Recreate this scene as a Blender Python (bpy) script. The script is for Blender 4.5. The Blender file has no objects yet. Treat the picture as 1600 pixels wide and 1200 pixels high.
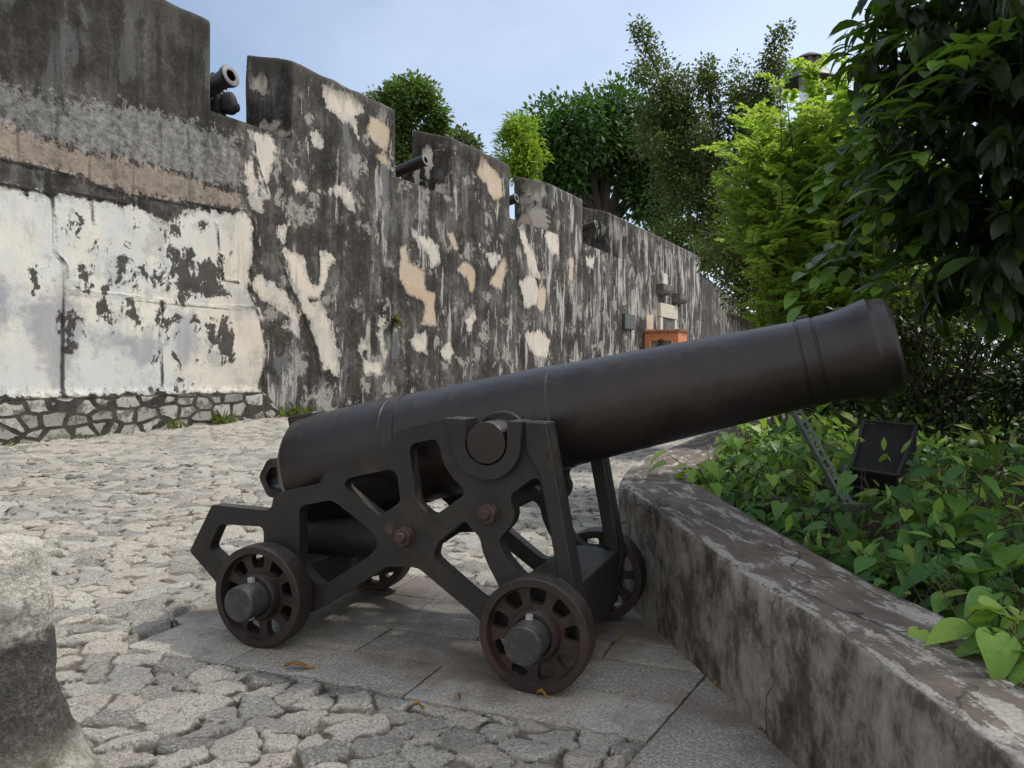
import bpy, bmesh, math, random
import numpy as np
from mathutils import Vector, Matrix, noise as mnoise
from mathutils.geometry import tessellate_polygon

# ------------------------------------------------------------------ camera, sky, sun, exposure
S = bpy.context.scene
COL = S.collection
F, HZ, CAMZ = 1294.0, 585.0, 1.5          # focal length / horizon row of a 1600 px wide picture
cd = bpy.data.cameras.new('camera')
cam = bpy.data.objects.new('camera', cd)
COL.objects.link(cam)
cam.location = (0, 0, CAMZ)
cam.rotation_euler = (math.radians(90), 0, 0)
cd.sensor_width = 36.0
cd.lens = 36.0 * F / 1600.0
cd.shift_y = -(600 - HZ) / 1600.0
cd.clip_start = 0.05
cd.clip_end = 3000
S.camera = cam

SUN_EL, SUN_AZ = math.radians(57), math.radians(72)      # azimuth from +Y towards +X
w = bpy.data.worlds.new('World')
S.world = w
w.use_nodes = True
wn, wl = w.node_tree.nodes, w.node_tree.links
wn.clear()
sky = wn.new('ShaderNodeTexSky')
sky.sky_type = 'NISHITA'
sky.sun_disc = False
sky.sun_elevation = SUN_EL
sky.sun_rotation = SUN_AZ
sky.air_density = 1.0
sky.dust_density = 1.6
sky.ozone_density = 1.6
# thin high cloud mixed into the sky
tc = wn.new('ShaderNodeTexCoord')
mp = wn.new('ShaderNodeMapping')
mp.inputs['Scale'].default_value = (0.8, 0.8, 1.5)
mp.inputs['Rotation'].default_value = (0.2, 0.1, 0.9)
cn = wn.new('ShaderNodeTexNoise')
cn.inputs['Scale'].default_value = 2.0
cn.inputs['Detail'].default_value = 7
cn.inputs['Roughness'].default_value = 0.55
cr = wn.new('ShaderNodeMapRange')
cr.inputs['From Min'].default_value = 0.30
cr.inputs['From Max'].default_value = 0.90
cr.inputs['To Min'].default_value = 0.04
cr.inputs['To Max'].default_value = 0.68
mx = wn.new('ShaderNodeMix')
mx.data_type = 'RGBA'
mx.inputs['B'].default_value = (6.9, 7.9, 9.4, 1)
bg = wn.new('ShaderNodeBackground')
bg.inputs['Strength'].default_value = 0.108
wo = wn.new('ShaderNodeOutputWorld')
wl.new(tc.outputs['Generated'], mp.inputs['Vector'])
wl.new(mp.outputs['Vector'], cn.inputs['Vector'])
wl.new(cn.outputs['Fac'], cr.inputs['Value'])
sxx = wn.new('ShaderNodeSeparateXYZ')
wl.new(tc.outputs['Generated'], sxx.inputs[0])
hz = wn.new('ShaderNodeMapRange')
hz.inputs['From Min'].default_value = -0.40
hz.inputs['From Max'].default_value = 0.40
hz.inputs['To Min'].default_value = 0.0
hz.inputs['To Max'].default_value = 0.30
wl.new(sxx.outputs[0], hz.inputs['Value'])
ad = wn.new('ShaderNodeMath')
ad.use_clamp = True
wl.new(cr.outputs['Result'], ad.inputs[0])
wl.new(hz.outputs['Result'], ad.inputs[1])
wl.new(ad.outputs[0], mx.inputs['Factor'])
wl.new(sky.outputs['Color'], mx.inputs['A'])
# unseen sky behind the viewer brightened with added white cloud, lifting the shade
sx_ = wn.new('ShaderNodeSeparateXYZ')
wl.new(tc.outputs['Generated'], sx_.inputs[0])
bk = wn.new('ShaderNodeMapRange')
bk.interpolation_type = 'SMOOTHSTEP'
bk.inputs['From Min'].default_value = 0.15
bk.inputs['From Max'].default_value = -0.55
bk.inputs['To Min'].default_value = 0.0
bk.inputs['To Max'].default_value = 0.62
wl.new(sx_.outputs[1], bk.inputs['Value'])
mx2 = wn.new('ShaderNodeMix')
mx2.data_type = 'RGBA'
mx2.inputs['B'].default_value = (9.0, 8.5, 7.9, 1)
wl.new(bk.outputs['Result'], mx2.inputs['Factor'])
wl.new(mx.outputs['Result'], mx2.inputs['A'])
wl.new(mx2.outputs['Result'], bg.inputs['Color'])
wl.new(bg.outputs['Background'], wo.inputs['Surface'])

sl = bpy.data.lights.new('sun', 'SUN')
sl.energy = 2.8
sl.angle = math.radians(4.0)
sl.color = (1.0, 0.935, 0.83)
sun = bpy.data.objects.new('sun', sl)
COL.objects.link(sun)
sdir = Vector((math.sin(SUN_AZ) * math.cos(SUN_EL), math.cos(SUN_AZ) * math.cos(SUN_EL), math.sin(SUN_EL)))
sun.rotation_euler = sdir.to_track_quat('Z', 'Y').to_euler()
sun.location = sdir * 60

S.view_settings.view_transform = 'Standard'
S.view_settings.look = 'None'
S.view_settings.gamma = 1.0
S.view_settings.exposure = 0.42
S.render.engine = 'CYCLES'
S.cycles.max_bounces = 6
S.cycles.diffuse_bounces = 3
S.cycles.glossy_bounces = 3
S.cycles.transmission_bounces = 4
S.cycles.transparent_max_bounces = 4
S.cycles.use_denoising = True

rng = np.random.default_rng(7)
random.seed(7)


# ------------------------------------------------------------------ helpers: tags and meshes
def tag(o, label=None, cat=None, group=None, kind=None):
    if label: o['label'] = label
    if cat: o['category'] = cat
    if group: o['group'] = group
    if kind: o['kind'] = kind
    return o


def empty(name, loc, mat=None):
    o = bpy.data.objects.new(name, None)
    COL.objects.link(o)
    o.empty_display_size = 0.2
    if mat is not None:
        o.matrix_world = mat
    else:
        o.location = loc
    return o


def link(name, me, mat=None, parent=None):
    o = bpy.data.objects.new(name, me)
    COL.objects.link(o)
    if mat is not None: me.materials.append(mat)
    if parent is not None: o.parent = parent
    return o


def np_mesh(name, V, loops, counts, attrs=None, smooth=False):
    V = np.ascontiguousarray(V, dtype=np.float32)
    loops = np.ascontiguousarray(loops, dtype=np.int32).ravel()
    counts = np.ascontiguousarray(counts, dtype=np.int32).ravel()
    me = bpy.data.meshes.new(name)
    me.vertices.add(len(V))
    me.vertices.foreach_set('co', V.ravel())
    me.loops.add(len(loops))
    me.loops.foreach_set('vertex_index', loops)
    me.polygons.add(len(counts))
    st = np.zeros(len(counts), dtype=np.int32)
    st[1:] = np.cumsum(counts)[:-1]
    me.polygons.foreach_set('loop_start', st)
    me.polygons.foreach_set('loop_total', counts)
    me.polygons.foreach_set('use_smooth', np.full(len(counts), smooth, dtype=bool))
    for k, a in (attrs or {}).items():
        at_ = me.attributes.new(k, 'FLOAT', 'POINT')
        at_.data.foreach_set('value', np.ascontiguousarray(a, dtype=np.float32))
    me.update(calc_edges=True)
    me.validate()
    return me


def grid_faces(nu, nv, off=0):
    i = np.arange(nu - 1)[:, None] * nv + np.arange(nv - 1)[None, :]
    i = i.ravel() + off
    return np.stack([i, i + nv, i + nv + 1, i + 1], 1)


class G:
    """collects shapes, links them as ONE mesh object"""
    def __init__(self): self.v, self.f = [], []

    def add(self, V, Fs):
        o = len(self.v)
        self.v += [tuple(p) for p in V]
        self.f += [tuple(i + o for i in f) for f in Fs]
        return self

    def box(self, lo, hi, M=None):
        x0, y0, z0 = lo
        x1, y1, z1 = hi
        P = [Vector(p) for p in ((x0, y0, z0), (x1, y0, z0), (x1, y1, z0), (x0, y1, z0), (x0, y0, z1), (x1, y0, z1), (x1, y1, z1), (x0, y1, z1))]
        if M is not None: P = [M @ p for p in P]
        return self.add(P, [(0, 3, 2, 1), (4, 5, 6, 7), (0, 1, 5, 4), (1, 2, 6, 5), (2, 3, 7, 6), (3, 0, 4, 7)])

    def bar(self, p0, p1, w_, h_, up=(0, 0, 1)):
        p0, p1 = Vector(p0), Vector(p1)
        d = p1 - p0
        z = d.normalized()
        x = Vector(up).cross(z)
        if x.length < 1e-4: x = Vector((1, 0, 0)).cross(z)
        x.normalize()
        y = z.cross(x)
        M = Matrix.Translation(p0) @ Matrix((x, y, z)).transposed().to_4x4()
        return self.box((-w_ / 2, -h_ / 2, 0), (w_ / 2, h_ / 2, d.length), M)

    def lathe(self, prof, o=(0, 0, 0), axis=(0, 0, 1), n=32, closed=False):
        """prof: (t along axis, radius)"""
        z = Vector(axis).normalized()
        x = z.orthogonal().normalized()
        y = z.cross(x)
        o = Vector(o)
        V, Fs = [], []
        for t, r in prof:
            for k in range(n):
                a = 2 * math.pi * k / n
                V.append(o + z * t + (x * math.cos(a) + y * math.sin(a)) * r)
        m = len(prof)
        for i in range(m - 1 if not closed else m):
            j = (i + 1) % m
            for k in range(n):
                k2 = (k + 1) % n
                Fs.append((i * n + k, i * n + k2, j * n + k2, j * n + k))
        if not closed:
            Fs.append(tuple(reversed(range(n))))
            Fs.append(tuple((m - 1) * n + k for k in range(n)))
        return self.add(V, Fs)

    def tube(self, path, radii, n=8):
        path = [Vector(p) for p in path]
        V, Fs = [], []
        ref = Vector((0.3, 0.2, 1)).normalized()
        for i, p in enumerate(path):
            d = (path[min(i + 1, len(path) - 1)] - path[max(i - 1, 0)]).normalized()
            x = ref.cross(d)
            if x.length < 1e-3: x = Vector((1, 0, 0)).cross(d)
            x.normalize()
            y = d.cross(x)
            r = radii[i] if hasattr(radii, '__len__') else radii
            for k in range(n):
                a = 2 * math.pi * k / n
                V.append(p + (x * math.cos(a) + y * math.sin(a)) * r)
        for i in range(len(path) - 1):
            for k in range(n):
                k2 = (k + 1) % n
                Fs.append((i * n + k, i * n + k2, (i + 1) * n + k2, (i + 1) * n + k))
        Fs.append(tuple(reversed(range(n))))
        Fs.append(tuple((len(path) - 1) * n + k for k in range(n)))
        return self.add(V, Fs)

    def plate(self, outer, holes, a0, a1, fn):
        """polygon with holes in (b,h), thick from a0 to a1; fn maps (b,a,h) to a point"""
        rings = [outer] + list(holes)
        flat = [p for r in rings for p in r]
        tris = tessellate_polygon([[Vector((p[0], p[1], 0)) for p in r] for r in rings])
        n = len(flat)
        V = [fn(p[0], a0, p[1]) for p in flat] + [fn(p[0], a1, p[1]) for p in flat]
        Fs = [tuple(t) for t in tris] + [tuple(i + n for i in reversed(t)) for t in tris]
        o = 0
        for r in rings:
            m = len(r)
            for i in range(m):
                j = (i + 1) % m
                Fs.append((o + i, o + j, o + j + n, o + i + n))
            o += m
        return self.add(V, Fs)

    def build(self, name, mat=None, parent=None, smooth=True, bevel=0.0, angle=35, seg=2, sub=0):
        me = bpy.data.meshes.new(name)
        me.from_pydata(self.v, [], self.f)
        bm = bmesh.new()
        bm.from_mesh(me)
        bmesh.ops.remove_doubles(bm, verts=bm.verts, dist=1e-5)
        bmesh.ops.recalc_face_normals(bm, faces=bm.faces)
        if smooth:
            for f in bm.faces: f.smooth = True
            for e in bm.edges:
                if len(e.link_faces) == 2 and e.calc_face_angle(0) > math.radians(angle): e.smooth = False
        bm.to_mesh(me)
        bm.free()
        o = link(name, me, mat, parent)
        if bevel:
            b = o.modifiers.new('bevel', 'BEVEL')
            b.width = bevel
            b.segments = seg
            b.limit_method = 'ANGLE'
            b.angle_limit = math.radians(angle)
            b.harden_normals = False
        if sub:
            m = o.modifiers.new('sub', 'SUBSURF')
            m.levels = m.render_levels = sub
        return o


def copy_tree(o, parent=None, M=None):
    c = o.copy()
    COL.objects.link(c)
    if parent is not None:
        c.parent = parent
        c.matrix_parent_inverse = Matrix()
    if M is not None: c.matrix_basis = M
    for ch in list(o.children):
        if ch is not c: copy_tree(ch, c)
    return c


def round_poly(pts, r, n=3):
    out = []
    m = len(pts)
    for i in range(m):
        p, a, b = Vector(pts[i]), Vector(pts[i - 1]), Vector(pts[(i + 1) % m])
        da, db = a - p, b - p
        la, lb = da.length, db.length
        rr = min(r, la * 0.45, lb * 0.45)
        p0, p1 = p + da / la * rr, p + db / lb * rr
        for k in range(n + 1):
            t = k / n
            q = (1 - t) ** 2 * p0 + 2 * t * (1 - t) * p + t * t * p1
            out.append((q.x, q.y))
    return out


def at(px, py, Y):
    """the place seen at a pixel of the photograph, Y metres away"""
    return Vector(((px - 800) / F * Y, Y, CAMZ - (py - HZ) / F * Y))


# ------------------------------------------------------------------ helpers: materials
class N:
    """a small node builder"""
    def __init__(self, name):
        self.m = bpy.data.materials.new(name)
        self.m.use_nodes = True
        self.t = self.m.node_tree
        self.t.nodes.clear()
        self.out = self.t.nodes.new('ShaderNodeOutputMaterial')
        self.co = None

    def n(self, typ, **kw):
        x = self.t.nodes.new(typ)
        for k, v in kw.items(): setattr(x, k, v)
        return x

    def set(self, sock, v):
        if isinstance(v, bpy.types.NodeSocket): self.t.links.new(v, sock)
        elif isinstance(v, (tuple, list)) and len(v) == 3 and sock.type == 'RGBA': sock.default_value = (*v, 1)
        else: sock.default_value = v

    def coord(self, scale=(1, 1, 1), which='Object', loc=(0, 0, 0)):
        if self.co is None: self.co = self.n('ShaderNodeTexCoord')
        mpn = self.n('ShaderNodeMapping')
        self.set(mpn.inputs['Vector'], self.co.outputs[which])
        mpn.inputs['Scale'].default_value = scale
        mpn.inputs['Location'].default_value = loc
        return mpn.outputs['Vector']

    def noise(self, scale, detail=6, rough=0.6, vec=None, dist=0.0):
        x = self.n('ShaderNodeTexNoise')
        self.set(x.inputs['Vector'], vec if vec is not None else self.coord())
        x.inputs['Scale'].default_value = scale
        x.inputs['Detail'].default_value = detail
        x.inputs['Roughness'].default_value = rough
        x.inputs['Distortion'].default_value = dist
        return x.outputs['Fac']

    def voro(self, scale, feature='F1', vec=None, rand=1.0):
        x = self.n('ShaderNodeTexVoronoi', feature=feature)
        self.set(x.inputs['Vector'], vec if vec is not None else self.coord())
        x.inputs['Scale'].default_value = scale
        x.inputs['Randomness'].default_value = rand
        return x

    def attr(self, name):
        return self.n('ShaderNodeAttribute', attribute_name=name).outputs['Fac']

    def math(self, op, a, b=None, c=None):
        x = self.n('ShaderNodeMath', operation=op)
        self.set(x.inputs[0], a)
        if b is not None: self.set(x.inputs[1], b)
        if c is not None: self.set(x.inputs[2], c)
        return x.outputs[0]

    def step(self, v, lo, hi, a=0.0, b=1.0):
        x = self.n('ShaderNodeMapRange', interpolation_type='SMOOTHSTEP')
        self.set(x.inputs['Value'], v)
        x.inputs['From Min'].default_value = lo
        x.inputs['From Max'].default_value = hi
        x.inputs['To Min'].default_value = a
        x.inputs['To Max'].default_value = b
        return x.outputs['Result']

    def mix(self, f, a, b):
        x = self.n('ShaderNodeMix', data_type='RGBA')
        self.set(x.inputs['Factor'], f)
        self.set(x.inputs['A'], a)
        self.set(x.inputs['B'], b)
        return x.outputs['Result']

    def ramp(self, f, stops):
        x = self.n('ShaderNodeValToRGB')
        self.set(x.inputs['Fac'], f)
        e = x.color_ramp.elements
        while len(e) < len(stops): e.new(0.5)
        for k, (p, c) in enumerate(stops):
            e[k].position = p
            e[k].color = (*c, 1)
        return x.outputs['Color']

    def bump(self, h, strength=0.5, dist=0.02, normal=None):
        x = self.n('ShaderNodeBump')
        self.set(x.inputs['Height'], h)
        x.inputs['Strength'].default_value = strength
        x.inputs['Distance'].default_value = dist
        if normal is not None: self.set(x.inputs['Normal'], normal)
        return x.outputs['Normal']

    def pbr(self, color, rough=0.8, normal=None, metal=0.0, spec=0.5, **kw):
        p = self.n('ShaderNodeBsdfPrincipled')
        self.set(p.inputs['Base Color'], color)
        self.set(p.inputs['Roughness'], rough)
        self.set(p.inputs['Metallic'], metal)
        p.inputs['Specular IOR Level'].default_value = spec
        if normal is not None: self.set(p.inputs['Normal'], normal)
        for k, v in kw.items(): self.set(p.inputs[k], v)
        self.t.links.new(p.outputs['BSDF'], self.out.inputs['Surface'])
        return self.m


def leaf_mat(name, stops, trans=0.35, rough=0.45, tcol=(0.25, 0.42, 0.03)):
    b = N(name)
    r = b.attr('rnd')
    c = b.ramp(r, stops)
    n1 = b.noise(3.0, 3)
    n9 = b.noise(55, 4, 0.7)
    c = b.mix(b.step(n9, 0.52, 0.70, 0.0, 0.45), c, tuple(x * 1.5 for x in stops[1][1]))
    c = b.mix(b.step(n9, 0.44, 0.30, 0.0, 0.5), c, tuple(x * 0.7 for x in stops[0][1]))
    c = b.mix(b.step(n1, 0.35, 0.7, 0.0, 0.35), c, b.ramp(r, [(p, tuple(x * 0.6 for x in q)) for p, q in stops]))
    p = b.n('ShaderNodeBsdfPrincipled')
    b.set(p.inputs['Base Color'], c)
    p.inputs['Roughness'].default_value = rough
    p.inputs['Specular IOR Level'].default_value = 0.4
    tr = b.n('ShaderNodeBsdfTranslucent')
    b.set(tr.inputs['Color'], b.mix(0.55, c, tcol))
    ms = b.n('ShaderNodeMixShader')
    ms.inputs['Fac'].default_value = trans
    b.t.links.new(p.outputs['BSDF'], ms.inputs[1])
    b.t.links.new(tr.outputs['BSDF'], ms.inputs[2])
    b.t.links.new(ms.outputs['Shader'], b.out.inputs['Surface'])
    return b.m


def bark_mat(name, c1, c2, scale=6):
    b = N(name)
    n1 = b.noise(scale, 7, 0.65, b.coord((1, 1, 0.3)))
    return b.pbr(b.ramp(n1, [(0.3, c1), (0.7, c2)]), 0.9, b.bump(n1, 0.8, 0.03))


def metal_mat(name, c1, c2, c3, rough=(0.4, 0.6), nscale=5, pit=0.4):
    b = N(name)
    n1 = b.noise(nscale, 8, 0.62)
    n2 = b.noise(60, 4, 0.6)
    n3 = b.noise(18, 6, 0.65)
    c = b.ramp(n1, [(0.3, c1), (0.52, c2), (0.75, c3)])
    c = b.mix(b.step(n3, 0.56, 0.78, 0, 0.55), c, tuple(x * 1.7 for x in c3))
    c = b.mix(b.step(n2, 0.62, 0.72, 0, 0.5), c, tuple(x * 0.45 for x in c1))
    n4 = b.noise(1.6, 9, 0.7, b.coord(loc=(4, 2, 7)))
    c = b.mix(b.step(n4, 0.52, 0.66, 0, 0.55), c, tuple(min(1, x * k) for x, k in zip(c3, (2.0, 1.6, 1.45))))
    c = b.mix(b.step(b.noise(140, 2, 0.5), 0.66, 0.72, 0, 0.5), c, tuple(min(1, x * 3.2) for x in c3))
    geo = b.n('ShaderNodeNewGeometry')
    sz = b.n('ShaderNodeSeparateXYZ')
    b.set(sz.inputs[0], geo.outputs['Normal'])
    up_pale = b.math('MULTIPLY', b.step(sz.outputs[2], 0.45, 0.95), b.step(n3, 0.35, 0.65, 0.25, 0.7))
    c = b.mix(b.math('MULTIPLY', up_pale, 0.42), c, (.16, .15, .14))  # faces turned upward are mixed towards a paler grey
    r = b.step(b.math('ADD', b.math('MULTIPLY', n3, 0.5), b.math('MULTIPLY', n4, 0.5)), 0.35, 0.65, rough[0], rough[1])
    h = b.math('ADD', b.math('MULTIPLY', n2, 0.5), n3)
    return b.pbr(c, r, b.bump(h, pit, 0.004), spec=0.5)


# ------------------------------------------------------------------ frames
# wall frame: x along the wall, y into the fort, z up
P0 = Vector((-6.18, 10.0, 0))
D = Vector((0.4651, 0.8853, 0)).normalized()
WI = Vector((-D.y, D.x, 0))
WALL_M = Matrix.Translation(P0) @ Matrix((D, WI, Vector((0, 0, 1)))).transposed().to_4x4()


def wp(s, y, z): return WALL_M @ Vector((s, y, z))


def wall_sz(px, py):
    u = (px - 800) / F
    s = (P0.y * u - P0.x) / (D.x - D.y * u)
    Y = P0.y + D.y * s
    return s, CAMZ + (HZ - py) / F * Y


# cannon frame: x towards the muzzle, y away from the camera, z up from the pavement
RP = Vector((-1.16604113, 3.949888, 0.18438815))
AB = Vector((0.93498706, -0.35401045, -0.02181304))
AN = Vector((0.01499469, -0.02199221, 0.99964569))
AA = AN.cross(AB).normalized()
GUN_M = Matrix.Translation(RP) @ Matrix((AB, AA, AN)).transposed().to_4x4()


def pave_z(x, y): return 0.08 + 0.022 * y - 0.015 * x


def ground_z(x, y):
    dx, dy = x - P0.x, y - P0.y
    s = dx * D.x + dy * D.y
    d = -(dx * WI.x + dy * WI.y)
    t = np.clip((7.3 - d) / 7.3, 0, 1) ** 1.25
    zw = 0.64 + 0.028 * np.clip(s, -15, 60)
    z0 = pave_z(np.clip(x, -8, 8), np.clip(y, -8, 14))
    # the street also climbs along the fortress
    far = np.clip((y - 9) / 25, 0, 1)
    zz = z0 * (1 - t) + zw * t
    return zz * (1 - far) + np.maximum(zz, zw) * far


# parapet path (outer edge, on the pavement), top heights
PAR = [(0.62, 5.02, .85), (0.645, 4.90, .848), (0.68, 4.728, .839), (0.777, 4.187, .785), (0.87, 3.669, .735), (0.949, 3.148, .702), (1.01, 2.81, .69), (1.065, 2.25, .675), (1.107, 1.79, .66), (1.14, 1.3, .65), (1.15, 0.4, .64), (1.15, -1.5, .62)]


# ------------------------------------------------------------------ materials of the setting
def ground_mat():
    b = N('packed_earth')
    n1 = b.noise(0.8, 8)
    n2 = b.noise(30, 6, 0.7)
    c = b.ramp(n1, [(0.3, (.10, .085, .065)), (0.7, (.2, .175, .14))])
    c = b.mix(b.step(n2, 0.4, 0.7, 0, 0.4), c, (.27, .24, .2))
    return b.pbr(c, 0.95, b.bump(n2, 0.6, 0.02))


def cobble_mat():
    b = N('granite_cobbles')
    st, r = b.attr('stone'), b.attr('rnd')
    fine = b.noise(75, 5, 0.75)
    speck = b.noise(115, 3, 0.6)
    med = b.noise(9, 7, 0.65)
    big = b.noise(0.55, 6, 0.6)
    c = b.ramp(r, [(0.0, (.125, .125, .115)), (0.25, (.25, .247, .222)), (0.5, (.37, .36, .32)), (0.85, (.355, .322, .277)), (1.0, (.165, .167, .16))])
    c = b.mix(b.step(fine, 0.46, 0.62, 0.0, 0.8), c, b.mix(0.6, c, (.55, .53, .495)))
    c = b.mix(b.step(speck, 0.54, 0.64, 0.0, 0.8), c, (.07, .068, .064))
    c = b.mix(b.step(b.noise(45, 5, 0.7), 0.52, 0.66, 0, 0.6), c, (.10, .094, .086))
    c = b.mix(b.step(b.noise(0.9, 4, 0.6, b.coord(loc=(1, 8, 3))), 0.48, 0.66, 0, 0.5), c, b.mix(0.5, c, (.20, .205, .20)))
    c = b.mix(b.step(med, 0.5, 0.75, 0, 0.5), c, (.23, .21, .18))
    joint = b.mix(b.step(med, 0.35, 0.65), (.024, .021, .017), (.145, .13, .106))
    moss = b.step(b.noise(1.7, 6, 0.7, b.coord(loc=(3, 7, 0))), 0.66, 0.74, 0, 0.6)
    joint = b.mix(moss, joint, (.10, .115, .035))
    c = b.mix(b.step(st, 0.04, 0.14), joint, c)
    c = b.mix(b.step(big, 0.45, 0.75, 0, 0.25), c, b.mix(0.5, c, (.33, .27, .21)))
    h = b.math('ADD', b.math('MULTIPLY', med, 1.6), b.math('MULTIPLY', fine, 0.5))
    return b.pbr(c, 0.85, b.bump(h, 0.9, 0.012), spec=0.35)


def slab_mat():
    b = N('granite_slabs')
    r = b.attr('rnd')
    fine = b.noise(85, 4, 0.7)
    speck = b.noise(125, 3, 0.6)
    med = b.noise(5, 7, 0.65)
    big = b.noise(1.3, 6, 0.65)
    c = b.ramp(r, [(0, (.27, .25, .22)), (0.5, (.35, .325, .287)), (1, (.42, .39, .345))])
    c = b.mix(b.step(fine, 0.48, 0.62, 0, 0.75), c, (.62, .59, .53))
    c = b.mix(b.step(speck, 0.52, 0.62, 0, 0.7), c, (.08, .077, .073))
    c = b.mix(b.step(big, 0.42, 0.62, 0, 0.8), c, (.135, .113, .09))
    c = b.mix(b.step(med, 0.53, 0.75, 0, 0.5), c, (.11, .095, .08))
    return b.pbr(c, b.step(med, 0.3, 0.7, 0.62, 0.85), b.bump(b.math('ADD', fine, b.math('MULTIPLY', med, 1.5)), 0.45, 0.006), spec=0.4)


def parapet_mat():
    b = N('stained_cement')
    u, v, top = b.attr('along'), b.attr('across'), b.attr('top')
    cx = b.n('ShaderNodeCombineXYZ')
    b.set(cx.inputs[0], b.math('MULTIPLY', u, 1.0))
    b.set(cx.inputs[1], b.math('MULTIPLY', v, 3.2))
    cs = b.n('ShaderNodeCombineXYZ')
    b.set(cs.inputs[0], b.math('MULTIPLY', u, 1.35))
    b.set(cs.inputs[1], b.math('MULTIPLY', v, 1.0))
    nt = b.noise(3.6, 10, 0.70, cx.outputs[0], 0.5)
    ns = b.noise(4.2, 12, 0.76, cs.outputs[0], 0.15)
    nb = b.noise(1.3, 10, 0.66, cs.outputs[0], 0.1)
    fine = b.noise(70, 6, 0.7)
    wvv = b.n('ShaderNodeVectorMath', operation='ADD')
    nzz = b.n('ShaderNodeTexNoise')
    nzz.inputs['Scale'].default_value = 4.0
    nzz.inputs['Detail'].default_value = 6
    b.set(nzz.inputs['Vector'], b.coord())
    scc = b.n('ShaderNodeVectorMath', operation='SCALE')
    b.set(scc.inputs[0], nzz.outputs['Color'])
    scc.inputs['Scale'].default_value = 0.35
    b.set(wvv.inputs[0], b.coord((1.25, 1.25, 1.25)))
    b.set(wvv.inputs[1], scc.outputs[0])
    crk = b.voro(1.0, 'DISTANCE_TO_EDGE', wvv.outputs[0]).outputs['Distance']
    # side: grey cement with dark brown runs
    side = b.ramp(b.math('ADD', b.math('MULTIPLY', ns, 0.62), b.math('MULTIPLY', nb, 0.38)), [(0.39, (.042, .035, .029)), (0.46, (.11, .093, .078)), (0.52, (.255, .232, .198)), (0.63, (.42, .395, .35))])
    side = b.mix(b.step(fine, 0.5, 0.75, 0, 0.5), side, b.mix(0.5, side, (.05, .045, .04)))
    # top: dark weathered skin, worn to pale cement in long flakes
    worn = b.math('ADD', nt, b.step(v, 0.02, 0.10, 0.06, 0.0))
    topc = b.ramp(b.noise(6, 7, 0.65), [(0.3, (.085, .07, .06)), (0.7, (.18, .152, .13))])
    topc = b.mix(b.step(b.math('ADD', worn, b.math('MULTIPLY', b.math('SUBTRACT', fine, 0.5), 0.22)), 0.515, 0.60), topc, b.ramp(fine, [(0.3, (.27, .255, .23)), (0.7, (.46, .44, .40))]))
    c = b.mix(b.step(top, 0.3, 0.7), side, topc)
    c = b.mix(b.math('MULTIPLY', b.step(crk, 0.002, 0.009, 0.85, 0.0), b.step(b.noise(1.1, 3), 0.47, 0.54)), c, (.025, .021, .018))
    h = b.math('ADD', b.math('MULTIPLY', fine, 0.5), b.math('ADD', ns, b.math('MULTIPLY', nt, 0.5)))
    return b.pbr(c, 0.85, b.bump(h, 0.7, 0.012), spec=0.35)


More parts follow.
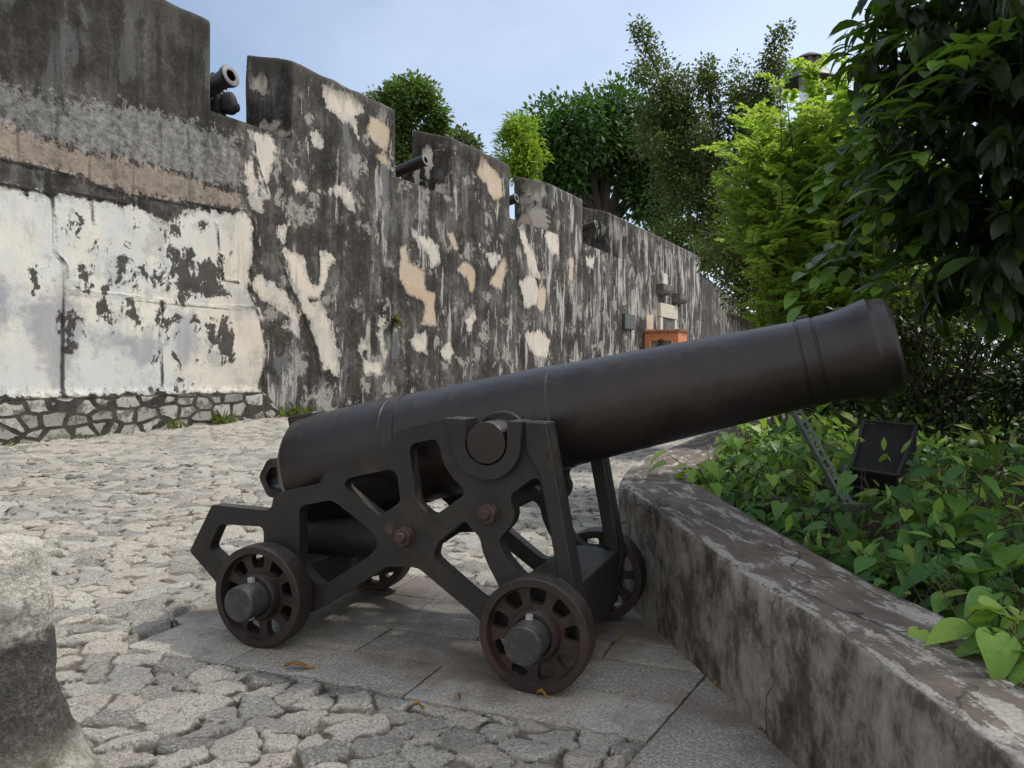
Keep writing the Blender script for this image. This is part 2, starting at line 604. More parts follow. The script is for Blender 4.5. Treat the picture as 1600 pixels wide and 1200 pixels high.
def fort_mat():
    b = N('fortress_plaster')
    P = b.coord()
    P3 = b.coord((1.0, 1.0, 0.16))
    P6 = b.coord((1.0, 1.0, 0.42), loc=(5, 3, 2))
    sx = b.n('ShaderNodeSeparateXYZ')
    b.set(sx.inputs[0], P)
    s, z = sx.outputs[0], sx.outputs[2]
    nA = b.noise(1.1, 8, 0.62, P)
    nB = b.noise(5.5, 8, 0.65, P)
    nF = b.noise(38, 6, 0.7, P)
    nS = b.noise(3.2, 8, 0.62, P3)
    nP = b.noise(1.05, 9, 0.60, P6, 0.5)
    nQ = b.noise(2.6, 8, 0.66, P3, 0.3)
    warp = b.math('ADD', b.math('MULTIPLY', b.math('SUBTRACT', nB, 0.5), 0.55), b.math('MULTIPLY', b.math('SUBTRACT', nF, 0.5), 0.16))
    warpv = b.math('ADD', warp, b.math('MULTIPLY', b.math('SUBTRACT', nS, 0.5), 0.45))
    # old lime render gone black and brown
    k = b.math('ADD', b.math('MULTIPLY', nA, 0.42), b.math('ADD', b.math('MULTIPLY', nS, 0.36), b.math('MULTIPLY', nB, 0.22)))
    base = b.ramp(k, [(0.36, (.012, .011, .0095)), (0.44, (.028, .0255, .0225)), (0.505, (.064, .059, .053)), (0.56, (.135, .128, .118)), (0.64, (.27, .26, .245))])
    base = b.mix(b.step(nF, 0.5, 0.72, 0, 0.55), base, b.mix(0.6, base, (.025, .022, .02)))
    base = b.mix(b.step(b.noise(0.7, 4, 0.6, b.coord(loc=(9, 1, 4))), 0.5, 0.68, 0, 0.5), base, b.mix(0.5, base, (.105, .070, .055)))
    mot = b.noise(13, 10, 0.75, P)
    base = b.mix(b.step(mot, 0.53, 0.66, 0, 0.5), base, b.mix(0.7, base, (.21, .202, .186)))
    base = b.mix(b.step(mot, 0.47, 0.36, 0, 0.7), base, b.mix(0.75, base, (.012, .011, .010)))
    # smooth blue-grey patches
    gm = b.step(b.math('ADD', b.math('SUBTRACT', nP, 0.57), b.math('MULTIPLY', warp, 0.12)), 0.0, 0.03, 0, 0.85)
    base = b.mix(gm, base, b.ramp(nS, [(0.3, (.085, .088, .092)), (0.7, (.20, .205, .21))]))
    # pale flaking streaks, more of them along the far half
    far = b.step(s, 4.0, 24.0, 0.0, 0.075)
    st = b.math('ADD', b.math('ADD', nQ, far), b.math('MULTIPLY', b.math('SUBTRACT', nF, 0.5), 0.14))
    st = b.math('ADD', st, b.math('MULTIPLY', b.math('SUBTRACT', nP, 0.5), 0.35))
    sm = b.step(st, 0.605, 0.64, 0, 0.9)
    sm = b.math('MULTIPLY', sm, b.step(s, 3.4, 4.4))
    pale = b.ramp(nB, [(0.3, (.33, .31, .28)), (0.7, (.50, .48, .45))])
    base = b.mix(sm, base, pale)
    fl2 = b.noise(1.9, 12, 0.72, b.coord((1.0, 1.0, 0.8), loc=(2, 9, 1)), 0.3)
    fm2 = b.math('MULTIPLY', b.step(b.math('ADD', fl2, b.math('MULTIPLY', b.math('SUBTRACT', nA, 0.5), 0.35)), 0.562, 0.585, 0, 0.9), b.step(s, 3.4, 4.6))
    base = b.mix(fm2, base, b.ramp(nF, [(0.3, (.16, .15, .137)), (0.55, (.35, .33, .30)), (0.75, (.52, .495, .46))]))
    skin = b.math('MULTIPLY', b.step(z, 4.7, 5.3), b.step(s, 4.2, 3.2))
    base = b.mix(b.math('MULTIPLY', skin, 0.6), base, b.mix(0.7, base, (.020, .018, .015)))
    # zones of the left bay: black skin above, grey, beige band
    warpm = b.math('ADD', warp, b.math('MULTIPLY', b.math('SUBTRACT', mot, 0.5), 0.9))
    mid = b.step(b.math('ADD', b.attr('mid'), warpm), -0.03, 0.06, 0, 0.9)
    base = b.mix(mid, base, b.ramp(b.math('ADD', b.math('MULTIPLY', nB, 0.35), b.math('ADD', b.math('MULTIPLY', mot, 0.4), b.math('MULTIPLY', nA, 0.25))), [(0.38, (.04, .038, .035)), (0.46, (.13, .127, .122)), (0.53, (.24, .237, .228)), (0.62, (.38, .37, .36))]))
    be = b.step(b.math('ADD', b.attr('beige'), b.math('MULTIPLY', warpm, 0.6)), -0.03, 0.06, 0, 0.92)
    base = b.mix(be, base, b.ramp(b.math('ADD', b.math('MULTIPLY', nB, 0.3), b.math('ADD', b.math('MULTIPLY', mot, 0.35), b.math('MULTIPLY', nA, 0.35))), [(0.38, (.10, .088, .075)), (0.47, (.26, .22, .185)), (0.55, (.35, .295, .235)), (0.66, (.38, .36, .32))]))
    P9 = b.coord((1.0, 1.0, 0.07), loc=(2, 5, 6))
    drip = b.noise(4.6, 8, 0.7, P9)
    base = b.mix(b.step(drip, 0.53, 0.64, 0, 0.7), base, b.mix(0.8, base, (.014, .012, .011)))
    # lime white and cream patches
    wv = b.math('ADD', b.attr('white'), b.math('MULTIPLY', warpv, 0.75))
    wm = b.step(wv, -0.008, 0.012)
    cream = b.step(s, 2.0, 4.6)
    wc = b.mix(b.step(nA, 0.40, 0.62), (.56, .585, .575), (.66, .635, .56))
    wc = b.mix(cream, wc, b.mix(b.step(nA, 0.4, 0.6), (.55, .51, .45), (.62, .55, .47)))
    wc = b.mix(b.step(b.math('ADD', b.attr('lilac'), b.math('MULTIPLY', warp, 1.1)), -0.10, 0.14, 0, 0.75), wc, b.ramp(nS, [(0.3, (.21, .215, .25)), (0.7, (.37, .375, .42))]))
    wc = b.mix(b.step(nB, 0.56, 0.72, 0, 0.30), wc, (.33, .32, .29))
    wc = b.mix(b.step(nF, 0.655, 0.70, 0, 0.55), wc, (.10, .095, .09))
    thin = b.math('ADD', wv, b.math('MULTIPLY', b.math('SUBTRACT', mot, 0.5), 0.5))
    wc = b.mix(b.step(thin, 0.0, 0.10, 0.65, 0.0), wc, b.ramp(mot, [(0.35, (.13, .122, .112)), (0.6, (.36, .345, .315))]))
    wc = b.mix(b.math('MULTIPLY', b.step(drip, 0.55, 0.68, 0, 0.42), cream), wc, (.10, .09, .08))
    wc = b.mix(b.step(b.noise(1.9, 8, 0.7, b.coord(loc=(3, 3, 8))), 0.52, 0.62, 0, 0.55), wc, (.31, .315, .315))
    wc = b.mix(b.step(b.noise(2.7, 9, 0.7, b.coord((1.0, 1.0, 0.35), loc=(8, 4, 5))), 0.54, 0.64, 0, 0.5), wc, (.40, .385, .33))
    base = b.mix(wm, base, wc)
    # bare peach render
    pv = b.math('ADD', b.attr('peach'), b.math('MULTIPLY', warpv, 0.42))
    pm = b.step(pv, -0.012, 0.015)
    pc = b.mix(b.step(nA, 0.35, 0.65), (.50, .385, .265), (.54, .46, .37))
    pc = b.mix(b.step(nF, 0.66, 0.70, 0, 0.6), pc, (.12, .10, .085))
    pc = b.mix(b.step(b.math('ADD', pv, b.math('MULTIPLY', b.math('SUBTRACT', mot, 0.5), 0.3)), 0.0, 0.07, 0.7, 0.0), pc, (.16, .135, .11))
    base = b.mix(pm, base, pc)
    # black blots inside the patches
    isl = b.noise(3.4, 10, 0.72, b.coord((1.0, 1.0, 0.8), loc=(6, 2, 3)), 0.4)
    dm = b.step(b.math('ADD', b.math('MULTIPLY', b.attr('black'), 0.8), b.math('ADD', b.math('MULTIPLY', warpv, 0.5), b.math('MULTIPLY', b.math('SUBTRACT', isl, 0.5), 1.5))), 0.0, 0.05, 0, 0.95)
    base = b.mix(dm, base, b.ramp(nB, [(0.35, (.022, .020, .018)), (0.65, (.065, .058, .052))]))
    # cracks
    ck = b.math('ADD', b.attr('crack'), b.math('MULTIPLY', warp, 0.085))
    base = b.mix(b.step(ck, 0.012, 0.04, 0.9, 0.0), base, (.03, .026, .023))
    # grime along the copings
    gz = b.math('ADD', z, b.math('MULTIPLY', b.math('SUBTRACT', nS, 0.5), 1.4))
    base = b.mix(b.step(gz, 6.55, 7.0, 0, 0.75), base, b.ramp(nF, [(0.35, (.03, .027, .023)), (0.7, (.115, .105, .09))]))
    # rubble plinth of the left bay
    pl = b.attr('plinth')
    wv2 = b.n('ShaderNodeVectorMath', operation='ADD')
    nz = b.n('ShaderNodeTexNoise')
    nz.inputs['Scale'].default_value = 2.2
    b.set(nz.inputs['Vector'], P)
    sc = b.n('ShaderNodeVectorMath', operation='SCALE')
    b.set(sc.inputs[0], nz.outputs['Color'])
    sc.inputs['Scale'].default_value = 0.45
    b.set(wv2.inputs[0], b.coord((3.0, 0.0, 5.6)))
    b.set(wv2.inputs[1], sc.outputs[0])
    vd = b.voro(1.0, 'DISTANCE_TO_EDGE', wv2.outputs[0], 0.78).outputs['Distance']
    vc = b.voro(1.0, 'F1', wv2.outputs[0], 0.78).outputs['Color']
    sep = b.n('ShaderNodeSeparateColor')
    b.set(sep.inputs[0], vc)
    stone = b.ramp(sep.outputs[0], [(0, (.26, .25, .225)), (0.5, (.40, .38, .34)), (1, (.48, .46, .42))])
    stone = b.mix(b.step(nF, 0.5, 0.68, 0, 0.6), stone, (.13, .12, .11))
    stone = b.mix(b.step(b.math('ADD', nB, b.math('MULTIPLY', b.math('SUBTRACT', mot, 0.5), 0.6)), 0.50, 0.62, 0, 0.75), stone, (.075, .068, .06))
    vdw = b.math('ADD', vd, b.math('ADD', b.math('MULTIPLY', b.math('SUBTRACT', nF, 0.5), 0.16), b.math('MULTIPLY', b.math('SUBTRACT', nB, 0.5), 0.22)))
    stm = b.step(vdw, 0.085, 0.125)
    rub = b.mix(stm, b.ramp(nB, [(0.3, (.025, .022, .02)), (0.7, (.085, .075, .066))]), stone)
    plm = b.step(b.math('ADD', pl, b.math('MULTIPLY', warp, 0.06)), -0.01, 0.015)
    base = b.mix(plm, base, rub)
    # green weeds' algae near the street
    rgh = b.math('ADD', b.math('MULTIPLY', nF, 0.6), b.math('ADD', b.math('MULTIPLY', mot, 0.7), b.math('MULTIPLY', nB, 0.9)))
    hgt = b.math('ADD', b.math('MULTIPLY', wm, 0.9), b.math('MULTIPLY', rgh, b.math('SUBTRACT', 1.0, b.math('MULTIPLY', wm, 0.72))))
    hgt = b.math('ADD', hgt, b.math('MULTIPLY', b.math('MULTIPLY', stm, plm), 2.2))
    hgt = b.math('ADD', hgt, b.math('MULTIPLY', b.step(ck, 0.0, 0.05, -1.4, 0.0), 1.0))
    return b.pbr(base, 0.92, b.bump(hgt, 0.75, 0.03), spec=0.25)


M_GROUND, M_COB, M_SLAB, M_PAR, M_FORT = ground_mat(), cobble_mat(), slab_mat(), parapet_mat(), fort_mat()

# ------------------------------------------------------------------ ground and street
big = G()
big.add([(-600, -600, -0.6), (600, -600, -0.6), (600, 900, -0.6), (-600, 900, -0.6)], [(0, 1, 2, 3)])
tag(big.build('ground', M_GROUND, smooth=False), kind='structure')

# slabs in the cannon frame: (b0,b1,a0,a1); the last set is skewed along the parapet
SLABS = []
rows = [(-.225, .153, -.65, 1.875, [.386 - .46, .85]), (.157, .527, -.76, 1.975, [.385, 1.16]), (.531, .80, -.70, 2.06, [.02, .86, 1.5]), (.804, 1.06, -.55, 2.02, [.36, 1.2]), (1.064, 1.44, -.45, 1.95, [.05, .62, 1.3])]
for a0, a1, b0, b1, cuts in rows:
    xs = [b0] + list(cuts) + [b1]
    for i in range(len(xs) - 1):
        e0 = b0 if i == 0 else xs[i] + .003
        e1 = xs[i + 1] - .003
        x1a, x1b = e1, e1
        if i == len(xs) - 2:          # the row ends lie on the slanting joint
            x1a = 1.905 + .155 * a0 if a0 < .5 else e1
            x1b = 1.905 + .155 * a1 if a1 < .6 else e1
        SLABS.append([(e0, a0), (x1a, a0), (x1b, a1), (e0, a1)])
jx = lambda a: 1.915 + .155 * a - .002
for q0, q1, w0, w1 in ((.50, -.62, .36, .80), (-.626, -1.30, .80, 1.0), (-1.306, -2.3, 1.0, 1.2)):
    SLABS.append([(jx(q1), q1), (jx(q1) + w1, q1 + .10), (jx(q0) + w0, q0 + .05), (jx(q0), q0)])
SL2 = [[GUN_M @ Vector((b, a, 0)) for b, a in q] for q in SLABS]


def in_slabs(X, Y, grow=0.0):
    m = np.zeros(X.shape, bool)
    for q in SL2:
        ins = np.ones(X.shape, bool)
        for i in range(4):
            a, b_ = q[i], q[(i + 1) % 4]
            ex, ey = b_.x - a.x, b_.y - a.y
            l = math.hypot(ex, ey)
            ins &= ((X - a.x) * ey - (Y - a.y) * ex) / l < grow
        m |= ins
    return m


def hash2(i, j, k):
    h = np.sin(i * 127.1 + j * 311.7 + k * 74.7) * 43758.5453
    return h - np.floor(h)


def wnoise(X, Y, sc, seed=0):
    """smooth value noise"""
    x, y = X / sc + seed * 17.3, Y / sc - seed * 9.1
    i, j = np.floor(x), np.floor(y)
    fx, fy = x - i, y - j
    fx, fy = fx * fx * (3 - 2 * fx), fy * fy * (3 - 2 * fy)
    return (hash2(i, j, seed) * (1 - fx) + hash2(i + 1, j, seed) * fx) * (1 - fy) + (hash2(i, j + 1, seed) * (1 - fx) + hash2(i + 1, j + 1, seed) * fx) * fy - 0.5


def cobbles(X, Y):
    cs = 0.168
    Xw = X + 0.055 * wnoise(X, Y, .11, 1) + 0.035 * wnoise(X, Y, .05, 2)
    Yw = Y + 0.055 * wnoise(X, Y, .11, 3) + 0.035 * wnoise(X, Y, .05, 4)
    x, y = (Xw * .92 + Yw * .35) / cs, (Yw * .96 - Xw * .33) / (cs * .88)
    ci, cj = np.floor(x), np.floor(y)
    f1 = np.full(X.shape, 9.0)
    f2 = np.full(X.shape, 9.0)
    id_ = np.zeros(X.shape)
    tx = np.zeros(X.shape)
    for di in (-1, 0, 1):
        for dj in (-1, 0, 1):
            i, j = ci + di, cj + dj
            px, py = i + .12 + .76 * hash2(i, j, 1), j + .12 + .76 * hash2(i, j, 2)
            ddx, ddy = x - px, y - py
            d = np.sqrt(ddx * ddx + ddy * ddy)
            r = hash2(i, j, 3)
            tilt = ddx * (hash2(i, j, 5) - .5) + ddy * (hash2(i, j, 6) - .5)
            nearer = d < f1
            f2 = np.where(nearer, f1, np.minimum(f2, d))
            id_ = np.where(nearer, r, id_)
            tx = np.where(nearer, tilt, tx)
            f1 = np.where(nearer, d, f1)
    e = (f2 - f1)
    e = e + .10 * wnoise(X, Y, .028, 9)
    st = np.clip((e - .025) / .10, 0, 1)
    st = st * st * (3 - 2 * st)
    gap = wnoise(X, Y, .7, 8)
    fill = np.clip(.75 + 1.1 * wnoise(X, Y, .45, 11), .25, 1.0)
    h = st * (.010 + .021 * hash2(id_ * 91, id_ * 37, 2)) * fill + tx * .060 * st + (.010 * wnoise(X, Y, .06, 5) + .007 * wnoise(X, Y, .026, 6)) * st
    h = h - .004 * (gap > 0)
    return h, e, id_


def cobble_strip(x0, x1, y0, y1, step, flat=False):
    xs = np.arange(x0, x1 + step, step)
    ys = np.arange(y0, y1 + step, step)
    X, Y = np.meshgrid(xs, ys, indexing='ij')
    Z = ground_z(X, Y)
    h, e, id_ = cobbles(X, Y)
    if flat: h = np.full_like(h, .01)
    ins = in_slabs(X, Y, 0.012)
    Z = Z + np.where(ins, -.045, h) - .012
    V = np.stack([X, Y, Z], -1).reshape(-1, 3)
    return V, grid_faces(len(xs), len(ys)), e.ravel(), id_.ravel()


parts = [cobble_strip(-3.4, 1.25, 1.3, 4.3, .0125), cobble_strip(-7.0, 4.0, 4.28, 9.0, .018), cobble_strip(-8.5, 8.5, 8.97, 18.0, .036), cobble_strip(-8, 14, 17.9, 36, .16), cobble_strip(-20, 30, -8, 1.32, .2), cobble_strip(-20, -3.38, 1.3, 4.3, .1), cobble_strip(-20, -6.98, 4.28, 9.0, .1)]
Vs, Fs, Es, Rs, off = [], [], [], [], 0
for V, f, e, r in parts:
    Vs.append(V); Fs.append(f + off); Es.append(e); Rs.append(r); off += len(V)
Fs = np.concatenate(Fs)
me = np_mesh('cobblestone_street', np.concatenate(Vs), Fs.ravel(), np.full(len(Fs), 4), {'stone': np.concatenate(Es), 'rnd': np.concatenate(Rs)}, True)
tag(link('cobblestone_street', me, M_COB), kind='structure')

g = G()
rr_ = []
for i, q in enumerate(SL2):
    dz = [random.uniform(-.003, .003) for _ in range(4)]
    c_ = sum(q, Vector()) / 4
    T = [Vector((p.x, p.y, pave_z(p.x, p.y) + .002 + d)) - (p - c_).normalized() * .003 for p, d in zip(q, dz)]
    n_ = 8
    V, Ff = [], []
    for a_ in range(n_ + 1):
        for b_ in range(n_ + 1):
            u, v = a_ / n_, b_ / n_
            p = T[0] * (1 - u) * (1 - v) + T[1] * u * (1 - v) + T[2] * u * v + T[3] * (1 - u) * v
            edge = a_ in (0, n_) or b_ in (0, n_)
            jit = Vector((random.uniform(-.003, .003), random.uniform(-.003, .003), 0)) if edge else Vector((0, 0, random.uniform(0, .0015)))
            V.append(p + jit + Vector((0, 0, -.003 if edge else 0)))
    for a_ in range(n_):
        for b_ in range(n_):
            k = a_ * (n_ + 1) + b_
            Ff.append((k, k + n_ + 1, k + n_ + 2, k + 1))
    ring = [a_ * (n_ + 1) for a_ in range(n_)] + [n_ * (n_ + 1) + b_ for b_ in range(n_)] + [(n_ - a_) * (n_ + 1) + n_ for a_ in range(n_)] + [n_ - b_ for b_ in range(n_)]
    base_ = len(V)
    for k in ring: V.append(V[k] - Vector((0, 0, .08)))
    m_ = len(ring)
    for k in range(m_): Ff.append((ring[k], ring[(k + 1) % m_], base_ + (k + 1) % m_, base_ + k))
    rr_ += [random.random()] * len(V)
    g.add(V, Ff)
me = np_mesh('slab_paving', np.array([tuple(p) for p in g.v]), [i for f in g.f for i in f], [len(f) for f in g.f], {'rnd': rr_}, False)
bm = bmesh.new(); bm.from_mesh(me); bmesh.ops.recalc_face_normals(bm, faces=bm.faces); bm.to_mesh(me); bm.free()
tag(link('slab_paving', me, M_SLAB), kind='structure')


# ------------------------------------------------------------------ the low parapet round the planting bed
def catmull(pts, step):
    P = [Vector(p) for p in pts]
    P = [P[0] * 2 - P[1]] + P + [P[-1] * 2 - P[-2]]
    out = []
    for i in range(1, len(P) - 2):
        n_ = max(2, int((P[i + 1] - P[i]).length / step))
        for k in range(n_):
            t = k / n_
            a, b_, c, d = P[i - 1], P[i], P[i + 1], P[i + 2]
            out.append(0.5 * ((2 * b_) + (c - a) * t + (2 * a - 5 * b_ + 4 * c - d) * t * t + (3 * b_ - a - 3 * c + d) * t ** 3))
    out.append(P[-2])
    return out


path = [(x, y, z) for x, y, z in reversed(PAR)]
path = path[:-1] + [(.665, 5.12, .85), (.76, 5.55, .86), (.90, 6.02, .87), (1.08, 6.5, .88), (1.44, 7.19, .90), (2.4, 8.9, .98), (4.0, 11.5, 1.1), (7.0, 16.5, 1.3), (13, 26, 1.7)]
path = catmull(path, 0.05)
sec = [(0.0, -.75), (0.0, -.62), (0.0, -.5), (0.0, -.4), (0.0, -.3), (0.0, -.2), (0.0, -.12), (0.0, -.05), (.006, -.018), (.022, -.003), (.05, 0), (.10, .003), (.16, .003), (.22, .002), (.28, .002), (.34, 0), (.40, 0), (.435, -.004), (.455, -.02), (.46, -.06), (.46, -.2), (.46, -.6)]
V, al, ac, tp = [], [], [], []
L = 0
for i, p in enumerate(path):
    d = (path[min(i + 1, len(path) - 1)] - path[max(i - 1, 0)])
    d.z = 0
    d.normalize()
    nrm = Vector((d.y, -d.x, 0))
    if i: L += (path[i] - path[i - 1]).length
    run = 0
    for k, (o, h) in enumerate(sec):
        q = Vector((p.x, p.y, p.z)) + nrm * o + Vector((0, 0, h))
        nz = mnoise.noise(q * 2.3) * .010 + mnoise.noise(q * 9) * .004
        q += nrm * nz * (1 if k < 9 else .3) + Vector((0, 0, nz * (.6 if 8 <= k <= 17 else 0)))
        V.append(q)
        al.append(L)
        ac.append(o if k >= 9 else h)
        tp.append(1.0 if 9 <= k <= 18 else 0.0)
Fq = grid_faces(len(path), len(sec))
me = np_mesh('parapet', np.array([tuple(v) for v in V]), Fq.ravel(), np.full(len(Fq), 4), {'along': al, 'across': ac, 'top': tp}, True)
tag(link('low_wall', me, M_PAR), 'low stained cement wall with a broad worn top bordering the planting bed', 'low wall')

# soil of the bed, inside the low wall
xs, ys = np.linspace(.7, 14, 110), np.linspace(-1.5, 26, 180)
X, Y = np.meshgrid(xs, ys, indexing='ij')
pk = np.array([(p.x, p.y, p.z) for p in path])
ok = np.zeros(X.shape, bool)
edge_x = np.interp(Y, pk[:, 1], pk[:, 0]) + .25
zt = np.interp(Y, pk[:, 1], pk[:, 2])
X2 = edge_x + (X - .7)
Z = zt - .16 + .05 * wnoise(X2, Y, .5, 3) + .03 * wnoise(X2, Y, .17, 4) + .05 * np.clip(X2 - edge_x - .5, 0, 6)
Fq = grid_faces(len(xs), len(ys))
bs = N('bed_soil')
n1 = bs.noise(14, 8, 0.7)
M_SOIL = bs.pbr(bs.ramp(n1, [(0.3, (.02, .016, .012)), (0.7, (.075, .06, .045))]), 0.95, bs.bump(n1, 1.0, 0.04))
me = np_mesh('planting_bed_soil', np.stack([X2, Y, Z], -1).reshape(-1, 3), Fq.ravel(), np.full(len(Fq), 4), None, True)
tag(link('planting_bed_soil', me, M_SOIL), kind='structure')

# ------------------------------------------------------------------ the fortress wall
Z3 = lambda l: [(340 + x / 3.3333, 40 + y / 3.3333) for x, y in l]
Z4 = lambda l: [(380 + x / 3.3333, 320 + y / 3.3333) for x, y in l]
Z5 = lambda l: [(740 + x / 3.3333, 160 + y / 3.3333) for x, y in l]
Z2 = lambda l: [(x / 3.3333, 340 + y / 3.3333) for x, y in l]
BAY = [(-60, 282), (0, 288), (60, 300), (130, 310), (200, 318), (225, 322), (250, 348), (270, 340), (300, 326), (340, 330), (386, 332), (396, 350), (398, 400), (388, 450), (408, 490), (417, 545), (412, 580), (402, 613), (0, 622), (-60, 624)]
WHITE = [BAY, Z3([(155, 560), (300, 575), (300, 700), (250, 820), (270, 900), (235, 890), (200, 700), (180, 620)]), Z3([(145, 720), (170, 700), (205, 800), (230, 960), (200, 975), (150, 880)]),
         Z4([(175, 110), (235, 75), (240, 110), (215, 200), (260, 250), (330, 260), (330, 330), (370, 430), (390, 400), (400, 250), (430, 245), (490, 280), (450, 320), (440, 380), (400, 480), (350, 490), (420, 530), (460, 600), (500, 780), (500, 905), (440, 870), (400, 800), (370, 690), (310, 560), (250, 400), (205, 250)]),
         Z4([(40, 440), (80, 290), (120, 400), (200, 420), (240, 470), (290, 600), (290, 690), (210, 630), (260, 600), (160, 530), (100, 500)]), Z4([(625, 810), (720, 820), (720, 890), (630, 880)]), Z4([(600, 715), (645, 705), (640, 750), (610, 780)]),
         Z4([(700, 570), (750, 560), (730, 640), (735, 740), (760, 780), (730, 815), (690, 680)]), Z3([(380, 810), (430, 800), (480, 860), (600, 850), (620, 810), (700, 870), (720, 960), (690, 970), (650, 900), (540, 860), (400, 865)]),
         Z3([(485, 550), (520, 545), (560, 620), (540, 655), (495, 630)]), Z3([(540, 300), (640, 330), (740, 400), (760, 450), (720, 480), (740, 600), (690, 520), (560, 430)]),
         Z4([(870, 110), (930, 150), (1020, 200), (1025, 320), (980, 330), (960, 240), (890, 190)]), Z4([(1210, 170), (1230, 240), (1350, 260), (1290, 350), (1260, 260)]), Z4([(1440, 400), (1480, 390), (1530, 430), (1530, 520), (1470, 540)]),
         Z4([(1020, 770), (1080, 710), (1100, 770), (1080, 820)]), Z4([(1460, 670), (1540, 650), (1600, 700), (1590, 800), (1500, 780)]), Z4([(860, 700), (950, 650), (960, 770), (880, 760)]), Z4([(1155, 600), (1210, 540), (1220, 580), (1170, 690)]),
         Z5([(240, 930), (310, 890), (340, 960), (345, 1090), (300, 1000)]), Z5([(360, 690), (400, 650), (450, 720), (440, 790), (410, 800)]), Z5([(580, 800), (630, 800), (620, 870), (590, 860)]), Z5([(985, 830), (1010, 860), (1010, 960), (985, 960)]), Z5([(230, 640), (260, 660), (320, 800), (350, 930), (300, 900), (270, 780)])]
PEACH = [Z3([(790, 460), (850, 490), (900, 540), (885, 660), (800, 600), (780, 545)]), Z3([(805, 665), (880, 670), (890, 735), (840, 700)]), Z3([(1370, 670), (1430, 740), (1480, 800), (1485, 890), (1440, 915), (1410, 880), (1400, 830), (1350, 780)]),
         Z4([(815, 215), (850, 210), (860, 300), (940, 330), (950, 440), (1010, 450), (1000, 540), (1015, 640), (920, 625), (950, 560), (940, 500), (850, 470), (810, 380)]), Z4([(1060, 135), (1100, 150), (1125, 240), (1090, 230)]),
         Z4([(1110, 340), (1150, 290), (1215, 340), (1200, 460), (1170, 450), (1170, 390)]), Z4([(1280, 400), (1340, 300), (1370, 265), (1365, 370), (1340, 440), (1310, 430), (1280, 425)]), Z4([(1540, 410), (1575, 450), (1570, 530), (1550, 565), (1525, 520)]),
         Z5([(500, 810), (525, 810), (520, 930), (500, 935)]), Z5([(345, 960), (370, 960), (370, 1080), (350, 1090)]), Z5([(900, 1100), (935, 1100), (935, 1190), (900, 1190)])]
BLACK = [Z2([(875, 150), (940, 145), (1020, 210), (1030, 270), (1080, 220), (1140, 230), (1165, 420), (1080, 440), (990, 420), (940, 430), (880, 400)]), Z2([(590, 200), (640, 170), (690, 250), (700, 320), (750, 400), (720, 415), (640, 390), (540, 380), (540, 330), (600, 290)]), Z2([(720, 265), (835, 255), (850, 340), (790, 380), (740, 350)]),
         Z2([(365, 110), (400, 95), (445, 160), (440, 275), (420, 260), (410, 170)]), Z2([(425, 330), (470, 310), (525, 350), (500, 380), (440, 375)]), Z2([(165, 320), (260, 300), (265, 340), (190, 350)]), Z2([(510, 440), (560, 420), (640, 470), (760, 510), (740, 570), (690, 520), (600, 530), (500, 510)]),
         Z2([(810, 520), (850, 430), (880, 520), (900, 640), (870, 740), (880, 870), (820, 890), (830, 700)]), Z2([(1030, 545), (1130, 530), (1230, 560), (1210, 740), (1170, 750), (1130, 660), (1080, 710), (1050, 600)]), Z2([(890, 700), (960, 760), (960, 840), (920, 830)]),
         Z2([(320, 500), (420, 470), (460, 560), (400, 640), (330, 700)]), Z2([(740, 10), (860, 40), (960, 20), (1100, 30), (1140, 90), (1080, 60), (980, 60), (900, 90), (800, 60)]), [(240, 330), (262, 325), (275, 342), (250, 352)]]
LILAC = [Z2([(120, 430), (200, 400), (330, 410), (450, 480), (460, 600), (380, 760), (330, 900), (250, 850), (200, 720), (130, 600)]), Z2([(460, 580), (640, 590), (820, 640), (810, 740), (740, 800), (640, 680), (470, 660)]), Z2([(890, 480), (1010, 480), (1030, 680), (980, 800), (900, 720)]), Z2([(-60, 300), (60, 300), (90, 400), (50, 560), (-60, 700)]), Z4([(940, 560), (980, 560), (1010, 620), (960, 640)])]
BEIGE = [[(-60, 180), (0, 192), (60, 212), (130, 236), (250, 262), (330, 290), (380, 305), (376, 326), (300, 318), (200, 304), (120, 275), (0, 246), (-60, 236)]]
MID = [[(-60, 110), (0, 120), (60, 150), (130, 160), (230, 170), (300, 192), (370, 215), (378, 300), (250, 262), (130, 236), (0, 192), (-60, 180)]]
CRACK = [[(386, 330), (400, 350), (399, 400), (388, 450), (405, 490), (417, 545), (412, 600)], [(438, 400), (450, 440), (465, 470), (490, 530), (503, 590)], [(80, 296), (86, 340), (86, 395), (103, 412), (98, 500), (98, 615)], [(103, 455), (180, 462), (250, 470), (330, 478), (400, 482)], [(0, 246), (120, 278), (200, 306), (300, 318), (385, 330)],
         [(0, 288), (60, 296), (130, 306), (200, 316)], [(147, 306), (146, 340), (148, 350)], [(255, 470), (250, 520), (255, 600)], [(338, 345), (344, 390), (348, 435), (375, 440)], [(395, 212), (402, 250), (418, 300)], [(-60, 623), (0, 621), (200, 616), (405, 611)]]


def seg_d(S_, Z_, pl, closed):
    best = np.full(S_.shape, 1e9)
    n_ = len(pl)
    for i in range(n_ if closed else n_ - 1):
        ax, ay = pl[i]
        bx, by = pl[(i + 1) % n_]
        dx, dy = bx - ax, by - ay
        t = np.clip(((S_ - ax) * dx + (Z_ - ay) * dy) / (dx * dx + dy * dy + 1e-9), 0, 1)
        best = np.minimum(best, np.hypot(S_ - ax - t * dx, Z_ - ay - t * dy))
    return best


def inside(S_, Z_, pl):
    c = np.zeros(S_.shape, bool)
    n_ = len(pl)
    for i in range(n_):
        ax, ay = pl[i]
        bx, by = pl[(i + 1) % n_]
        if ay == by: continue
        cond = ((ay > Z_) != (by > Z_)) & (S_ < (bx - ax) * (Z_ - ay) / (by - ay) + ax)
        c ^= cond
    return c


